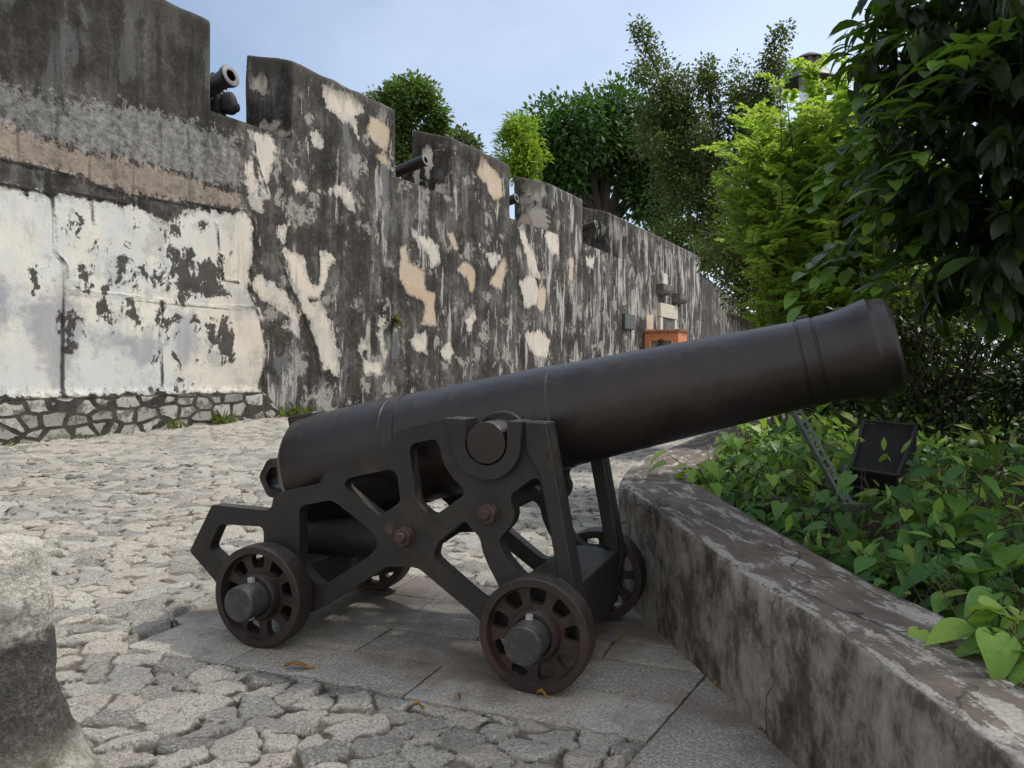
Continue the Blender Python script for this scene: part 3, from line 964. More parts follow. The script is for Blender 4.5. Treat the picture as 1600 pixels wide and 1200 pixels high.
def stains(S_, Z_, face=True):
    out = {}
    for nm, polys in (('white', WHITE), ('peach', PEACH), ('black', BLACK), ('lilac', LILAC), ('beige', BEIGE), ('mid', MID)):
        v = np.full(S_.shape, -2.0)
        if face:
            for pl in polys:
                q = [wall_sz(*p) for p in pl]
                d = seg_d(S_, Z_, q, True)
                v = np.maximum(v, np.where(inside(S_, Z_, q), d, -d))
        out[nm] = v
    c = np.full(S_.shape, 2.0)
    if face:
        for pl in CRACK: c = np.minimum(c, seg_d(S_, Z_, [wall_sz(*p) for p in pl], False))
    out['crack'] = c
    pz = np.where(S_ < 4.4, 1.205, 1.205 - (S_ - 4.4) * .9)
    out['plinth'] = np.where(S_ < 6.3, pz - Z_, -2.0) if face else np.full(S_.shape, -2.0)
    return out


def wob(s, z):
    v = Vector((s * .55, 3.1, z * .55))
    v2 = Vector((s * 2.1, 8.1, z * 2.1))
    return mnoise.noise(v) * .035 + mnoise.noise(v2) * .012


SILL = 5.6
EMB = [(3.24, 5.03), (8.10, 10.32), (13.20, 15.45), (18.10, 20.32)]
MER = [(-9.0, 3.24), (5.03, 8.10), (10.32, 13.20), (15.45, 18.10), (20.32, 32.13)]
s_ = np.unique(np.round(np.concatenate([np.arange(-9, 9, .07), np.arange(9, 32.13, .11), [e for p in EMB for e in p], [32.13]]), 4))
z_ = np.linspace(0, SILL, 76)
SS, ZZ = np.meshgrid(s_, z_, indexing='ij')
OFF = np.array([[wob(a, b_) for b_ in z_] for a in s_])
# the rubble plinth stands a little proud of the plaster
OFF = OFF - np.where((ZZ < 1.2) & (SS < 4.35), .05, 0)
V = [np.stack([SS, OFF, ZZ], -1).reshape(-1, 3)]
st_ = {k: v.ravel() for k, v in stains(SS, ZZ).items()}
FQ = [grid_faces(len(s_), len(z_))[:, ::-1]]
nv = len(V[0])
# sills of the embrasures and the top under the merlons, sloping out; the inner face
ns_ = len(s_)
prev = None
for yk, zk in ((0.0, SILL), (.25, SILL + .03), (.6, SILL + .08), (1.1, SILL + .14), (1.14, SILL), (1.14, 4.6)):
    V.append(np.stack([s_, OFF[:, -1] if yk == 0 else np.full(ns_, yk), np.full(ns_, zk)], -1))
    idx = nv + np.arange(ns_)
    if prev is not None: FQ.append(np.stack([prev[:-1], prev[1:], idx[1:], idx[:-1]], 1))
    for k in st_:
        st_[k] = np.concatenate([st_[k], np.full(ns_, 2.0 if k == 'crack' else -2.0)])
    prev = idx
    nv += ns_
FQ = np.concatenate(FQ)
me = np_mesh('fortress_wall', np.concatenate(V), FQ.ravel(), np.full(len(FQ), 4), st_, True)
FORT = link('fortress_wall', me, M_FORT)
FORT.matrix_world = WALL_M
tag(FORT, 'high weathered fortress wall with peeling white and peach plaster and battlements', 'fortress wall')


def merlon(s0, s1, idx):
    T, r = 1.1, .045
    step = .075 if s1 < 14 else .11
    ztop = 7.0
    g_ = [np.linspace(s0, s1, max(4, int((min(s1, 14) - max(s0, -7)) / step))), np.linspace(0, T, 14), np.linspace(SILL, ztop, 20)]
    Vv, Ff = [], []

    def face(u, v, fn, flip):
        o = sum(len(x) for x in Vv)
        U, W = np.meshgrid(u, v, indexing='ij')
        P = fn(U, W).reshape(-1, 3)
        Vv.append(P)
        f = grid_faces(len(u), len(v), o)
        Ff.append(f[:, ::-1] if flip else f)
    face(g_[0], g_[2], lambda U, W: np.stack([U, U * 0, W], -1), True)
    nfront = len(Vv[0])
    face(g_[0], g_[2], lambda U, W: np.stack([U, U * 0 + T, W], -1), False)
    face(g_[1], g_[2], lambda U, W: np.stack([U * 0 + s0, U, W], -1), False)
    nleft = (len(Vv[0]) + len(Vv[1]), len(Vv[0]) + len(Vv[1]) + len(Vv[2]))
    face(g_[1], g_[2], lambda U, W: np.stack([U * 0 + s1, U, W], -1), True)
    face(g_[0], g_[1], lambda U, W: np.stack([U, W, U * 0 + ztop], -1), False)
    P = np.concatenate(Vv)
    lo, hi = np.array([s0 + r, r, -9]), np.array([s1 - r, T - r, ztop - r])
    Q = np.clip(P, lo, hi)
    dd = P - Q
    ln = np.linalg.norm(dd, axis=1)
    R = np.where(ln[:, None] > 1e-6, Q + dd / np.maximum(ln, 1e-6)[:, None] * r, P)
    # keep the foot of the front face square so that it meets the wall below
    kz = np.clip((P[:, 2] - SILL) / .25, 0, 1)[:, None]
    R = P * (1 - kz) + R * kz
    # coping falls outwards
    kk = np.clip((R[:, 2] - SILL) / (ztop - SILL), 0, 1)
    R[:, 2] += kk * (R[:, 1] / T) * .33
    # the near shoulder of each block is a little broken
    R[:, 2] -= kk ** 6 * .05 * np.array([abs(mnoise.noise(Vector((p[0] * 1.3, idx * 7.1, p[1])))) for p in R])
    o = np.array([wob(p[0], min(p[2], 9)) for p in R])
    R[:, 1] += o
    fl = np.abs(P[:, 0] - s0) < 1e-4
    sgn = np.where(np.abs(P[:, 0] - s0) < 1e-3, -1, np.where(np.abs(P[:, 0] - s1) < 1e-3, 1, 0))
    R[:, 0] += sgn * o * .6 * kz[:, 0]
    st = stains(R[:, 0], R[:, 2])
    mask = np.abs(P[:, 1]) < .02
    for k in st: st[k] = np.where(mask, st[k], 2.0 if k == 'crack' else -2.0)
    fa = np.concatenate(Ff)
    # blots on the flank that faces the street corner
    il = slice(*nleft)
    for nm, (cy, cz, ry, rz) in FLANK.get(idx, []):
        v = st[nm][il]
        dy, dz = (P[il, 1] - cy) / ry, (P[il, 2] - cz) / rz
        st[nm][il] = np.maximum(v, (1 - np.hypot(dy, dz)) * min(ry, rz))
    me = np_mesh('merlon', R, fa.ravel(), np.full(len(fa), 4), st, True)
    bm = bmesh.new(); bm.from_mesh(me)
    bmesh.ops.remove_doubles(bm, verts=bm.verts, dist=2e-3)
    bmesh.ops.recalc_face_normals(bm, faces=bm.faces)
    bm.to_mesh(me); bm.free()
    return link('merlon', me, M_FORT, FORT)


FLANK = {1: [('white', (.55, 5.85, .28, .10)), ('white', (.75, 6.55, .20, .16)), ('peach', (1.05, 6.85, .10, .12)), ('peach', (.25, 5.72, .30, .10))],
         2: [('white', (.62, 6.45, .18, .38)), ('white', (.35, 5.75, .22, .18)), ('white', (.95, 6.1, .14, .3))],
         3: [('white', (.35, 6.75, .42, .30)), ('white', (.25, 5.95, .40, .32)), ('peach', (.75, 5.85, .22, .22))]}
for i, (a, b_) in enumerate(MER): merlon(a, b_, i)

# where the fort turns away, a second lower curtain
g = G()
c0 = wp(32.13, 0, 0)
d2 = Vector((.36, .933, 0)).normalized()
n2_ = Vector((-d2.y, d2.x, 0))
M2 = Matrix.Translation(c0 + d2 * .02) @ Matrix((d2, n2_, Vector((0, 0, 1)))).transposed().to_4x4()
s2, z2 = np.linspace(0, 32, 110), np.linspace(0, 6.2, 50)
SS, ZZ = np.meshgrid(s2, z2, indexing='ij')
OFF = np.array([[wob(a + 40, b_) for b_ in z2] for a in s2])
nn = SS.size
V = np.concatenate([np.stack([SS, OFF, ZZ], -1).reshape(-1, 3), np.stack([s2, s2 * 0 + 1.2, s2 * 0 + 6.35], -1)])
f1 = grid_faces(110, 50)[:, ::-1]
rt = np.arange(110) * 50 + 49
ix = nn + np.arange(110)
f2 = np.stack([rt[:-1], rt[1:], ix[1:], ix[:-1]], 1)
fa = np.concatenate([f1, f2])
stq = stains(np.full(len(V), 60.0), np.full(len(V), 3.0), False)
me = np_mesh('curtain_wall', V, fa.ravel(), np.full(len(fa), 4), stq, True)
o = link('curtain_wall', me, M_FORT)
o.matrix_world = M2
tag(o, 'far streaky stretch of fortress wall running on behind the bright green shrub', 'fortress wall')

# rampart floor behind the battlements
g = G()
g.add([wp(-30, 1.14, 5.05), wp(70, 1.14, 5.05), wp(70, 90, 5.05), wp(-30, 90, 5.05)], [(0, 1, 2, 3)])
tag(g.build('rampart_terrace', M_GROUND, smooth=False), kind='structure')


# ------------------------------------------------------------------ the great cannon
M_BARREL = metal_mat('painted_gun_iron', (.0088, .0064, .0058), (.0128, .0088, .0080), (.019, .0132, .0116), (.28, .48), 3.0, .25)
M_CHEEK = metal_mat('painted_carriage_iron', (.0105, .010, .009), (.0155, .0148, .013), (.026, .0235, .020), (.5, .72), 4.0, .6)
M_WHEEL = metal_mat('brown_wheel_iron', (.016, .0116, .0104), (.024, .0168, .0146), (.038, .0258, .0218), (.45, .65), 6.0, .5)
M_RUST = metal_mat('rusty_nut_iron', (.03, .018, .015), (.052, .032, .026), (.08, .052, .04), (.6, .8), 9.0, .7)
M_ORUST = metal_mat('orange_rust', (.07, .04, .025), (.17, .085, .045), (.26, .13, .07), (.7, .9), 7.0, .7)
M_AXLE = metal_mat('worn_axle_iron', (.026, .027, .027), (.042, .044, .044), (.08, .08, .078), (.40, .6), 14.0, .6)
M_PALE = metal_mat('bare_key_iron', (.22, .22, .21), (.33, .33, .32), (.42, .42, .4), (.5, .6), 20, .3)
M_DARK = metal_mat('dark_bore', (.006, .006, .006), (.009, .009, .009), (.012, .012, .012), (.7, .9), 9, .3)

gun = empty('cannon', None, GUN_M)
tag(gun, 'huge dark iron cannon on a four wheeled cast iron garrison carriage', 'cannon')
TRACK = 1.17
MID = TRACK / 2
fn = lambda b, a, h: Vector((b, a, h))

OUTER = [(-.591, .388), (-.45, .639), (-.116, .637), (-.083, .66), (-.078, .696), (-.064, .725), (.185, .789), (.216, .826), (.233, .874), (.265, .893), (.525, .967), (.558, .995), (.608, 1.066), (.887, 1.14), (.969, 1.135), (.969, 1.04), (.975, 1.0), (1.0, .966), (1.03, .948), (1.071, .942), (1.115, .952), (1.15, .98), (1.172, 1.02), (1.176, 1.06), (1.176, 1.135), (1.343, 1.137), (1.476, .479), (1.496, .40), (1.476, .277), (1.40, .17), (1.254, .149), (1.102, .185), (1.02, .251), (.735, .434), (.70, .441), (.66, .438), (.557, .427), (.378, .303), (.165, .166), (.017, .12), (-.172, .085), (-.37, .16), (-.426, .25)]
HOLES = [[(-.404, .545), (-.15, .554), (-.131, .535), (-.131, .40), (-.273, .36), (-.372, .352), (-.468, .416)],
         [(.081, .40), (.077, .660), (.099, .68), (.253, .716), (.29, .704), (.479, .587), (.509, .552), (.510, .515), (.47, .468), (.253, .324), (.218, .299), (.191, .299), (.150, .325), (.115, .36)],
         [(.328, .80), (.349, .829), (.580, .886), (.612, .865), (.632, .738), (.596, .712), (.554, .68), (.525, .663), (.505, .675), (.340, .78)],
         [(.675, .985), (.693, 1.012), (.80, 1.038), (.823, 1.02), (.850, .925), (.895, .865), (.950, .821), (.950, .79), (.871, .733), (.81, .69), (.78, .69), (.728, .728), (.71, .76)],
         [(.90, .633), (.945, .672), (.968, .672), (.985, .647), (1.033, .61), (1.045, .55), (1.073, .49), (1.11, .43), (1.137, .38), (1.12, .335), (1.061, .325), (1.022, .345), (.812, .490), (.807, .517), (.828, .572)],
         [(1.180, .815), (1.275, .888), (1.306, .892), (1.320, .86), (1.385, .55), (1.395, .46), (1.35, .42), (1.28, .42), (1.22, .47), (1.160, .53), (1.131, .582), (1.128, .612), (1.163, .655), (1.191, .689), (1.199, .736), (1.176, .781)]]
outer = round_poly(OUTER, .012, 2)
holes = [round_poly(h, .026, 3) for h in HOLES]


def cheek(a0, sgn):
    """sgn = -1: outside towards smaller y"""
    o0, o1 = (a0, a0 + .07)
    g = G().plate(outer, holes, o0, o1, fn)
    c = g.build('cheek', M_CHEEK, gun, bevel=.006, angle=40)
    out = a0 - .045 if sgn < 0 else a0 + .115
    inn = a0 + .10 if sgn < 0 else a0 - .03
    # raised seat of the trunnion: a U with square horns
    cx, cz, ri, ro = 1.072, 1.037, .100, .163
    arc_i = [(cx + ri * math.cos(t), cz + ri * math.sin(t)) for t in np.linspace(math.pi, 2 * math.pi, 19)]
    arc_o = [(cx + ro * math.cos(t), cz + ro * math.sin(t)) for t in np.linspace(2 * math.pi, math.pi, 23)]
    U = [(cx - ri, 1.137)] + arc_i + [(cx + ri, 1.137), (cx + ro, 1.137)] + arc_o + [(cx - ro - .04, 1.137)]
    G().plate(U, [], min(out, inn), max(out, inn), fn).build('trunnion_seat', M_CHEEK, c, bevel=.006, angle=40)
    # front leg is thicker than the web
    leg = [(1.238, 1.134), (1.339, 1.134), (1.472, .479), (1.485, .40), (1.40, .44), (1.388, .55), (1.315, .90), (1.25, 1.0)]
    G().plate(leg, [], (a0 - .012) if sgn < 0 else a0 + .082, a0 + .115 if sgn < 0 else a0 - .045, fn).build('front_leg', M_CHEEK, c, bevel=.006, angle=30)
    # hex nuts with washers and bolt ends
    for bx, bz in ((.663, .583), (1.078, .723)):
        y0 = a0 if sgn < 0 else a0 + .07
        rot = .35
        n = G()
        n.lathe([(0, .044), (.008, .044), (.010, .040)], (bx, y0, bz), (0, sgn, 0), 24)
        hexp = [(bx + .046 * math.cos(rot + k * math.pi / 3), bz + .046 * math.sin(rot + k * math.pi / 3)) for k in range(6)]
        n.plate(hexp, [], y0 + sgn * .009, y0 + sgn * .046, fn)
        n.lathe([(.046, .025), (.066, .025), (.071, .019)], (bx, y0, bz), (0, sgn, 0), 18)
        n.build('bolt', M_RUST, c, bevel=.003, angle=30)
    # rust pocket beside the rear nut
    if sgn < 0:
        G().lathe([(-.001, .028), (.004, .026), (.002, .02), (.001, .004)], (.577, a0, .611), (0, -1, 0), 14).build('plugged_hole', M_RUST, c, angle=20)
    return c


cheek(.135, -1)
cheek(TRACK - .135 - .07, 1)


def wheel(b, sgn, y_face, spin):
    """outer face at y_face; sgn -1 = facing the camera"""
    R, ri, rh, W_ = .247, .205, .112, .12
    c = Vector((b, y_face, .245))
    ax = Vector((0, -sgn, 0))        # inwards
    g = G()
    g.lathe([(0.0, ri + .004), (0.0, R - .008), (.006, R - .002), (.05, R), (W_ - .02, R - .001), (W_, R - .006), (W_, ri - .002), (.075, ri - .01), (.022, ri - .002)], c, ax, 72, closed=True)
    rim = g.build('wheel', M_WHEEL, gun, angle=38)
    holes_ = []
    for k in range(9):
        a = spin + 2 * math.pi * k / 9
        hw0, hw1 = .185, .215
        pts = []
        for rr, aw in ((.130, -hw0), (.150, -hw0 * 1.15), (.184, -hw1), (.199, -hw1 * .7), (.199, hw1 * .7), (.184, hw1), (.150, hw0 * 1.15), (.130, hw0)):
            pts.append((b + rr * math.cos(a + aw), .245 + rr * math.sin(a + aw)))
        holes_.append(round_poly(pts, .010, 2))
    disc = [(b + (ri + .001) * math.cos(t), .245 + (ri + .001) * math.sin(t)) for t in np.linspace(0, 2 * math.pi, 73)[:-1]]
    d = G().plate(disc, holes_, y_face - sgn * .036, y_face - sgn * .075, fn).build('spoke_disc', M_WHEEL, rim, bevel=.005, angle=40)
    h = G().lathe([(-.012, .088), (-.012, .104), (-.004, .110), (.03, .112), (.05, .122), (.10, .118), (.125, .112), (.125, .07)], c, ax, 40, closed=True).build('hub', M_WHEEL, rim, angle=35)
    ae = G().lathe([(.20, .080), (-.10, .083), (-.124, .0815), (-.131, .076), (-.131, .03)], c, ax, 36).build('axle_end', M_AXLE, rim, angle=30)
    G().box((-.014, 0, -.10), (.014, .024, .104), Matrix.Translation(c + Vector((-.004, sgn * .030 - (.012), 0)))).build('linchpin', M_PALE if sgn < 0 else M_WHEEL, ae, bevel=.003)
    return rim


for b, sp in ((-.07, .28), (1.335, .12)):
    wheel(b, -1, 0.0, sp)
    wheel(b, 1, TRACK, sp + .3)

# axletrees and transoms
g = G()
g.lathe([(.10, .078), (TRACK - .10, .078)], (1.335, 0, .245), (0, 1, 0), 20)
g.box((1.20, .20, .15), (1.475, TRACK - .20, .425))
g.build('front_axletree', M_CHEEK, gun, bevel=.012, angle=40)
g = G()
g.lathe([(.10, .078), (TRACK - .10, .078)], (-.07, 0, .245), (0, 1, 0), 20)
g.box((-.20, .20, .16), (.06, TRACK - .20, .36))
g.build('rear_axletree', M_CHEEK, gun, bevel=.012, angle=40)
g = G()
g.lathe([(.15, .035), (TRACK - .15, .035)], (1.078, 0, .723), (0, 1, 0), 14)
g.lathe([(.15, .035), (TRACK - .15, .035)], (.663, 0, .583), (0, 1, 0), 14)
g.build('cross_rods', M_CHEEK, gun, angle=30)
# stool bed under the breech with its rusted end, and the elevating quoin
bd = G()
pr = [(-.28, .06), (-.26, .105), (0.0, .112), (.30, .110), (.47, .100), (.50, .094)]
bd.lathe(pr, (.0, .52, .455), (1, 0, .03), 24)
bed = bd.build('stool_bed', M_CHEEK, gun, angle=40)
G().lathe([(.498, .097), (.53, .10), (.60, .098), (.63, .085), (.635, .02)], (.0, .52, .455), (1, 0, .03), 24).build('bed_end', M_ORUST, bed, angle=40)
G().lathe([(0, .10), (.02, .105), (.05, .08), (.16, .055), (.22, .05)], (.42, .66, .50), (.0, 0, 1), 24).build('elevating_screw', M_AXLE, gun, angle=40)

# the barrel, turned about its own axis
TH = math.atan(.2495)
AX = Vector((math.cos(TH), 0, math.sin(TH)))
AO = Vector((-.159, MID, .776))
g = G()
prof = [(-.088, .02), (-.087, .08), (-.082, .135), (-.073, .178), (-.059, .214), (-.040, .244), (-.016, .268), (.004, .282), (.012, .287), (.016, .293), (.035, .2955), (.2, .2945), (.45, .2915), (.600, .2895), (.603, .2865), (.612, .2865), (.615, .2895), (.676, .2885), (.684, .2880), (.6845, .2830), (1.0, .2715), (1.25, .262), (1.474, .2545), (1.481, .2538), (1.490, .2487), (1.60, .2425), (1.9, .2270), (2.2, .2110), (2.45, .1980), (2.604, .1905), (2.608, .1880), (2.614, .1880), (2.617, .1945), (2.672, .1925), (2.675, .1870), (2.681, .1870), (2.685, .1895), (2.74, .1905), (2.785, .1945), (2.825, .2015), (2.86, .2095), (2.888, .2140), (2.900, .2150), (2.910, .2100), (2.920, .2060), (2.945, .2050), (2.968, .1990), (2.982, .188), (2.986, .17), (2.986, .098), (2.980, .092), (2.90, .090), (2.2, .090), (2.19, .01)]
g.lathe(prof, AO, AX, 96)
BARREL = g.build('barrel', M_BARREL, gun, angle=22)
ax = lambda t, r=0.0, y=0.0: AO + AX * t + Vector((-math.sin(TH), 0, math.cos(TH))) * r + Vector((0, y, 0))
# trunnions with their shoulders
for sg, y0 in ((-1, MID), (1, MID)):
    tc_ = Vector((1.072, y0, 1.037))
    G().lathe([(.20, .135), (.287, .130), (.295, .124), (.295, .094), (.458 + .03, .0925), (.462 + .03, .0905), (.463 + .03, .02)], tc_, (0, sg, 0), 48).build('trunnion', M_BARREL, BARREL, angle=30)
# vent plate and sights
MB_ = Matrix.Translation(ax(0)) @ Matrix((AX, Vector((0, 1, 0)), Vector((-math.sin(TH), 0, math.cos(TH))))).transposed().to_4x4()
G().box((-.045, -.07, .235), (.125, .07, .312), MB_).build('vent_plate', M_BARREL, BARREL, bevel=.012, angle=40)
G().box((2.622, -.018, .185), (2.668, .018, .206), MB_).build('muzzle_sight', M_BARREL, BARREL, bevel=.006, angle=40)
# cascabel loop behind the breech
co_ = Vector((-.350, MID, .727))
g = G()
for_ring = []
nseg = 28
V, Ff = [], []
sect = [(-.062, .065), (-.062, .082), (-.05, .112), (.05, .112), (.062, .082), (.062, .065), (.045, .058), (-.045, .058)]
for k in range(nseg):
    t = 2 * math.pi * k / nseg
    oc = 1 + .05 * math.cos(6 * t)
    for a, r in sect: V.append(co_ + Vector((math.cos(t) * r * oc, a, math.sin(t) * r * oc)))
m = len(sect)
for k in range(nseg):
    for j in range(m):
        k2, j2 = (k + 1) % nseg, (j + 1) % m
        Ff.append((k * m + j, k2 * m + j, k2 * m + j2, k * m + j2))
g.add(V, Ff)
g.lathe([(.085, .07), (.13, .075), (.24, .12)], co_, Vector((1, 0, .25)), 20)
g.build('cascabel_loop', M_BARREL, BARREL, angle=32)


# ------------------------------------------------------------------ the small things of the place
M_STONE = None


def small_gun(s, y, z, r, ln, label):
    """a barrel looking out of an embrasure; muzzle at wall place (s,y,z)"""
    t = empty('rampart_cannon', wp(s, y, z))
    tag(t, label, 'cannon', 'cannons in the embrasures')
    tilt = math.radians(13)
    out = (-WI * math.cos(tilt) + Vector((0, 0, math.sin(tilt)))).normalized()
    k = r / .19
    pr = [(-ln, .04), (-ln + .02, r * .9), (-ln + .08, r * 1.25), (-ln * .55, r * 1.08), (-ln * .54, r * 1.0), (-.42 * k, r * .74), (-.40 * k, r * .80), (-.37 * k, r * .80), (-.35 * k, r * .74), (-.16 * k, r * .80), (-.07 * k, r * .97), (-.02, r), (-.012, r * .995), (-.01, r * .9), (-.012, r * .49), (-.5, r * .48), (-.5, .01)]
    if r < .16: pr = [(t_, q_ if t_ > -.03 or t_ < -.5 else max(q_, r * .92)) for t_, q_ in pr]
    G().lathe(pr, (0, 0, 0), out, 36).build('barrel', M_BARREL, t, angle=25)
    G().lathe([(-.03, r * .93), (.0, r * .93), (.006, r * .86), (.006, r * .53), (-.03, r * .51)], (0, 0, 0), out, 36, closed=True).build('muzzle_face', M_MUZ, t, angle=25)
    # its carriage on the rampart floor
    g = G()
    base = wp(s, y, 5.05) - t.location
    b0 = -out * (ln * .62)
    for q in (-1, 1):
        side = D * q * r * 1.35
        p = b0 + side
        g.bar(base + WI * (ln * .62) + side, p + Vector((0, 0, -.02)), .09, .55, WI)
    g.build('carriage', M_CHEEK, t, bevel=.01)
    return t


M_MUZ = metal_mat('lit_muzzle_iron', (.09, .088, .09), (.15, .148, .15), (.20, .198, .2), (.5, .7), 9, .3)  # paler than the barrel: light on the muzzle face put into the colour
small_gun(4.02, .40, 6.46, .19, 1.9, 'short thick cannon muzzle rising above the backpack of the person in the first gap')
small_gun(9.22, .0, 6.20, .135, 2.1, 'slim grey cannon poking out of the second gap in the battlements')
small_gun(14.25, .36, 6.35, .14, 2.0, 'small cannon poking out beside the peach patched battlement under the bright bush')
small_gun(19.2, .0, 6.40, .145, 2.0, 'farthest small cannon poking out of the last gap in the battlements')


# person with a backpack on the rampart, seen from behind in the first gap
def skinned(name, verts, edges, radii, mat, parent=None, root=0, sub=2):
    me = bpy.data.meshes.new(name)
    me.from_pydata(verts, edges, [])
    o = link(name, me, mat, parent)
    sk = o.modifiers.new('skin', 'SKIN')
    sk.use_smooth_shade = True
    for i, r in enumerate(radii):
        rr = r if isinstance(r, tuple) else (r, r)
        me.skin_vertices[0].data[i].radius = rr
        me.skin_vertices[0].data[i].use_root = (i == root)
    sb = o.modifiers.new('sub', 'SUBSURF')
    sb.levels = sb.render_levels = sub
    return o


def plain(name, c, rough=0.8, var=.35, scale=25):
    b = N(name)
    n1 = b.noise(scale, 5, 0.6)
    return b.pbr(b.ramp(n1, [(0.3, tuple(x * (1 - var) for x in c)), (0.7, tuple(min(1, x * (1 + var)) for x in c))]), rough, b.bump(n1, 0.25, 0.01))


M_SKIN = plain('skin', (.30, .17, .12), .55, .12)
M_HAIR = plain('black_hair', (.012, .010, .009), .5, .3, 80)
M_SHIRT = plain('black_cloth', (.014, .014, .016), .9)
M_TROUS = plain('dark_trousers', (.02, .022, .03), .9)
M_PACK = plain('backpack_fabric', (.022, .023, .027), .75, .4, 60)
PX = Matrix.Translation(Vector((-5.21, 14.62, 5.05))) @ Matrix.Rotation(math.radians(172), 4, 'Z')     # facing away to the left
per = empty('person', None, PX)
tag(per, 'dark haired person in a black top with a backpack standing in the first gap', 'person')
bv = [(0, 0, .94), (0, .0, 1.06), (.01, 0, 1.22), (.02, 0, 1.36), (.03, 0, 1.44), (.05, 0, 1.50), (.07, 0, 1.56), (.085, 0, 1.63), (.08, 0, 1.70),
      (.02, .17, 1.40), (.04, .24, 1.18), (.18, .22, .98), (.25, .20, .93), (.02, -.17, 1.40), (.04, -.24, 1.18), (.18, -.22, .98), (.25, -.20, .93),
      (0, .09, .90), (.02, .10, .50), (-.02, .10, .09), (.10, .10, .04), (0, -.09, .90), (.02, -.10, .50), (-.02, -.10, .09), (.10, -.10, .04)]
be = [(0, 1), (1, 2), (2, 3), (3, 4), (4, 5), (5, 6), (6, 7), (7, 8), (3, 9), (9, 10), (10, 11), (11, 12), (3, 13), (13, 14), (14, 15), (15, 16), (0, 17), (17, 18), (18, 19), (19, 20), (0, 21), (21, 22), (22, 23), (23, 24)]
br = [(.13, .15), (.11, .14), (.12, .15), (.11, .17), (.075, .09), (.055, .055), (.062, .06), (.092, .078), (.075, .065), .06, .045, .037, .03, .06, .045, .037, .03, .08, .055, .04, .035, .08, .055, .04, .035]
skinned('body', bv, be, br, M_SKIN, per)
skinned('top', [(0, 0, .92), (0, 0, 1.06), (.01, 0, 1.22), (.02, 0, 1.36), (.028, 0, 1.43), (.02, .17, 1.40), (.04, .245, 1.18), (.02, -.17, 1.40), (.04, -.245, 1.18)], [(0, 1), (1, 2), (2, 3), (3, 4), (3, 5), (5, 6), (3, 7), (7, 8)], [(.15, .175), (.13, .165), (.14, .172), (.13, .19), (.085, .10), .078, .062, .078, .062], M_SHIRT, per)
skinned('trousers', [(0, 0, .96), (0, .09, .88), (.02, .10, .50), (-.02, .10, .10), (0, -.09, .88), (.02, -.10, .50), (-.02, -.10, .10)], [(0, 1), (1, 2), (2, 3), (0, 4), (4, 5), (5, 6)], [(.15, .18), .10, .075, .062, .10, .075, .062], M_TROUS, per)
skinned('hair', [(.045, 0, 1.58), (.055, 0, 1.66), (.075, 0, 1.735), (.11, 0, 1.745)], [(0, 1), (1, 2), (2, 3)], [(.07, .075), (.088, .088), (.08, .078), (.05, .06)], M_HAIR, per)
G().lathe([(-.022, .002), (-.015, .016), (0, .022), (.02, .012)], (.175, 0, 1.62), (1, 0, -.2), 10).build('nose', M_SKIN, per)
bp = empty('backpack', None, PX)
tag(bp, 'black backpack with a bottle in its side pocket on the back of the person', 'backpack')
skinned('bag', [(-.20, 0, 1.02), (-.235, 0, 1.14), (-.225, 0, 1.30), (-.17, 0, 1.43)], [(0, 1), (1, 2), (2, 3)], [(.11, .15), (.135, .17), (.12, .16), (.07, .11)], M_PACK, bp)
skinned('front_pocket', [(-.30, 0, 1.05), (-.315, 0, 1.14), (-.295, 0, 1.24)], [(0, 1), (1, 2)], [(.075, .125), (.085, .135), (.07, .12)], M_PACK, bp)
g = G()
for q in (-1, 1):
    g.tube([(-.13, q * .09, 1.42), (-.02, q * .11, 1.50), (.09, q * .12, 1.44), (.14, q * .12, 1.30), (.08, q * .14, 1.14), (-.10, q * .13, 1.06)], .022, 6)
g.tube([(-.16, -.03, 1.46), (-.18, -.02, 1.52), (-.18, .02, 1.52), (-.16, .03, 1.46)], .010, 6)
g.build('straps', M_PACK, bp)
M_BOT = plain('blue_bottle', (.18, .32, .55), .25, .15)
G().lathe([(0, .032), (.15, .034), (.17, .018), (.20, .018), (.21, .006)], (-.17, -.175, 1.10), (0, 0, 1), 14).build('bottle', M_BOT, bp)

# doorway with its pale surround, stone brackets, plaque and the orange shrine by the wall
M_CREAM = plain('cream_plaster', (.50, .46, .38), .9, .12, 8)
M_ORANGE = plain('orange_paint', (.52, .19, .085), .85, .15, 6)
M_TILE = plain('terracotta_tile', (.24, .10, .06), .9, .4, 8)
M_TEAL = plain('dark_green_door', (.02, .035, .035), .6, .3, 6)
M_BRACK = plain('weathered_bracket_stone', (.11, .10, .09), .95, .5, 6)
M_BRONZE = plain('dark_plaque_metal', (.05, .062, .055), .6, .3, 20)
M_LETTER = plain('plaque_lettering', (.16, .18, .165), .6, .2, 20)
M_STATUE = plain('dark_statue_bronze', (.03, .014, .012), .45, .4, 12)
dz0 = 1.42
g = G()
dr = empty('doorway', None, WALL_M @ Matrix.Translation((26.9, 0, dz0)))
tag(dr, 'low doorway with a cream plaster surround in the wall above the orange shrine', 'doorway')
g.box((-1.25, -.13, 2.36), (1.12, .2, 2.92)).build('lintel', M_CREAM, dr, bevel=.02)
for q in (-1, 1): G().box((-.06 + q * .98 - .17, -.11, -.3), (-.06 + q * .98 + .17, .2, 2.355)).build('jamb', M_CREAM, dr, bevel=.015)
G().box((-.865, -.075, -.3), (.745, -.055, 2.34)).build('reveal', M_BRACK, dr)
G().box((-.80, -.095, -.3), (-.38, -.078, 2.30)).build('door', M_TEAL, dr, bevel=.01)
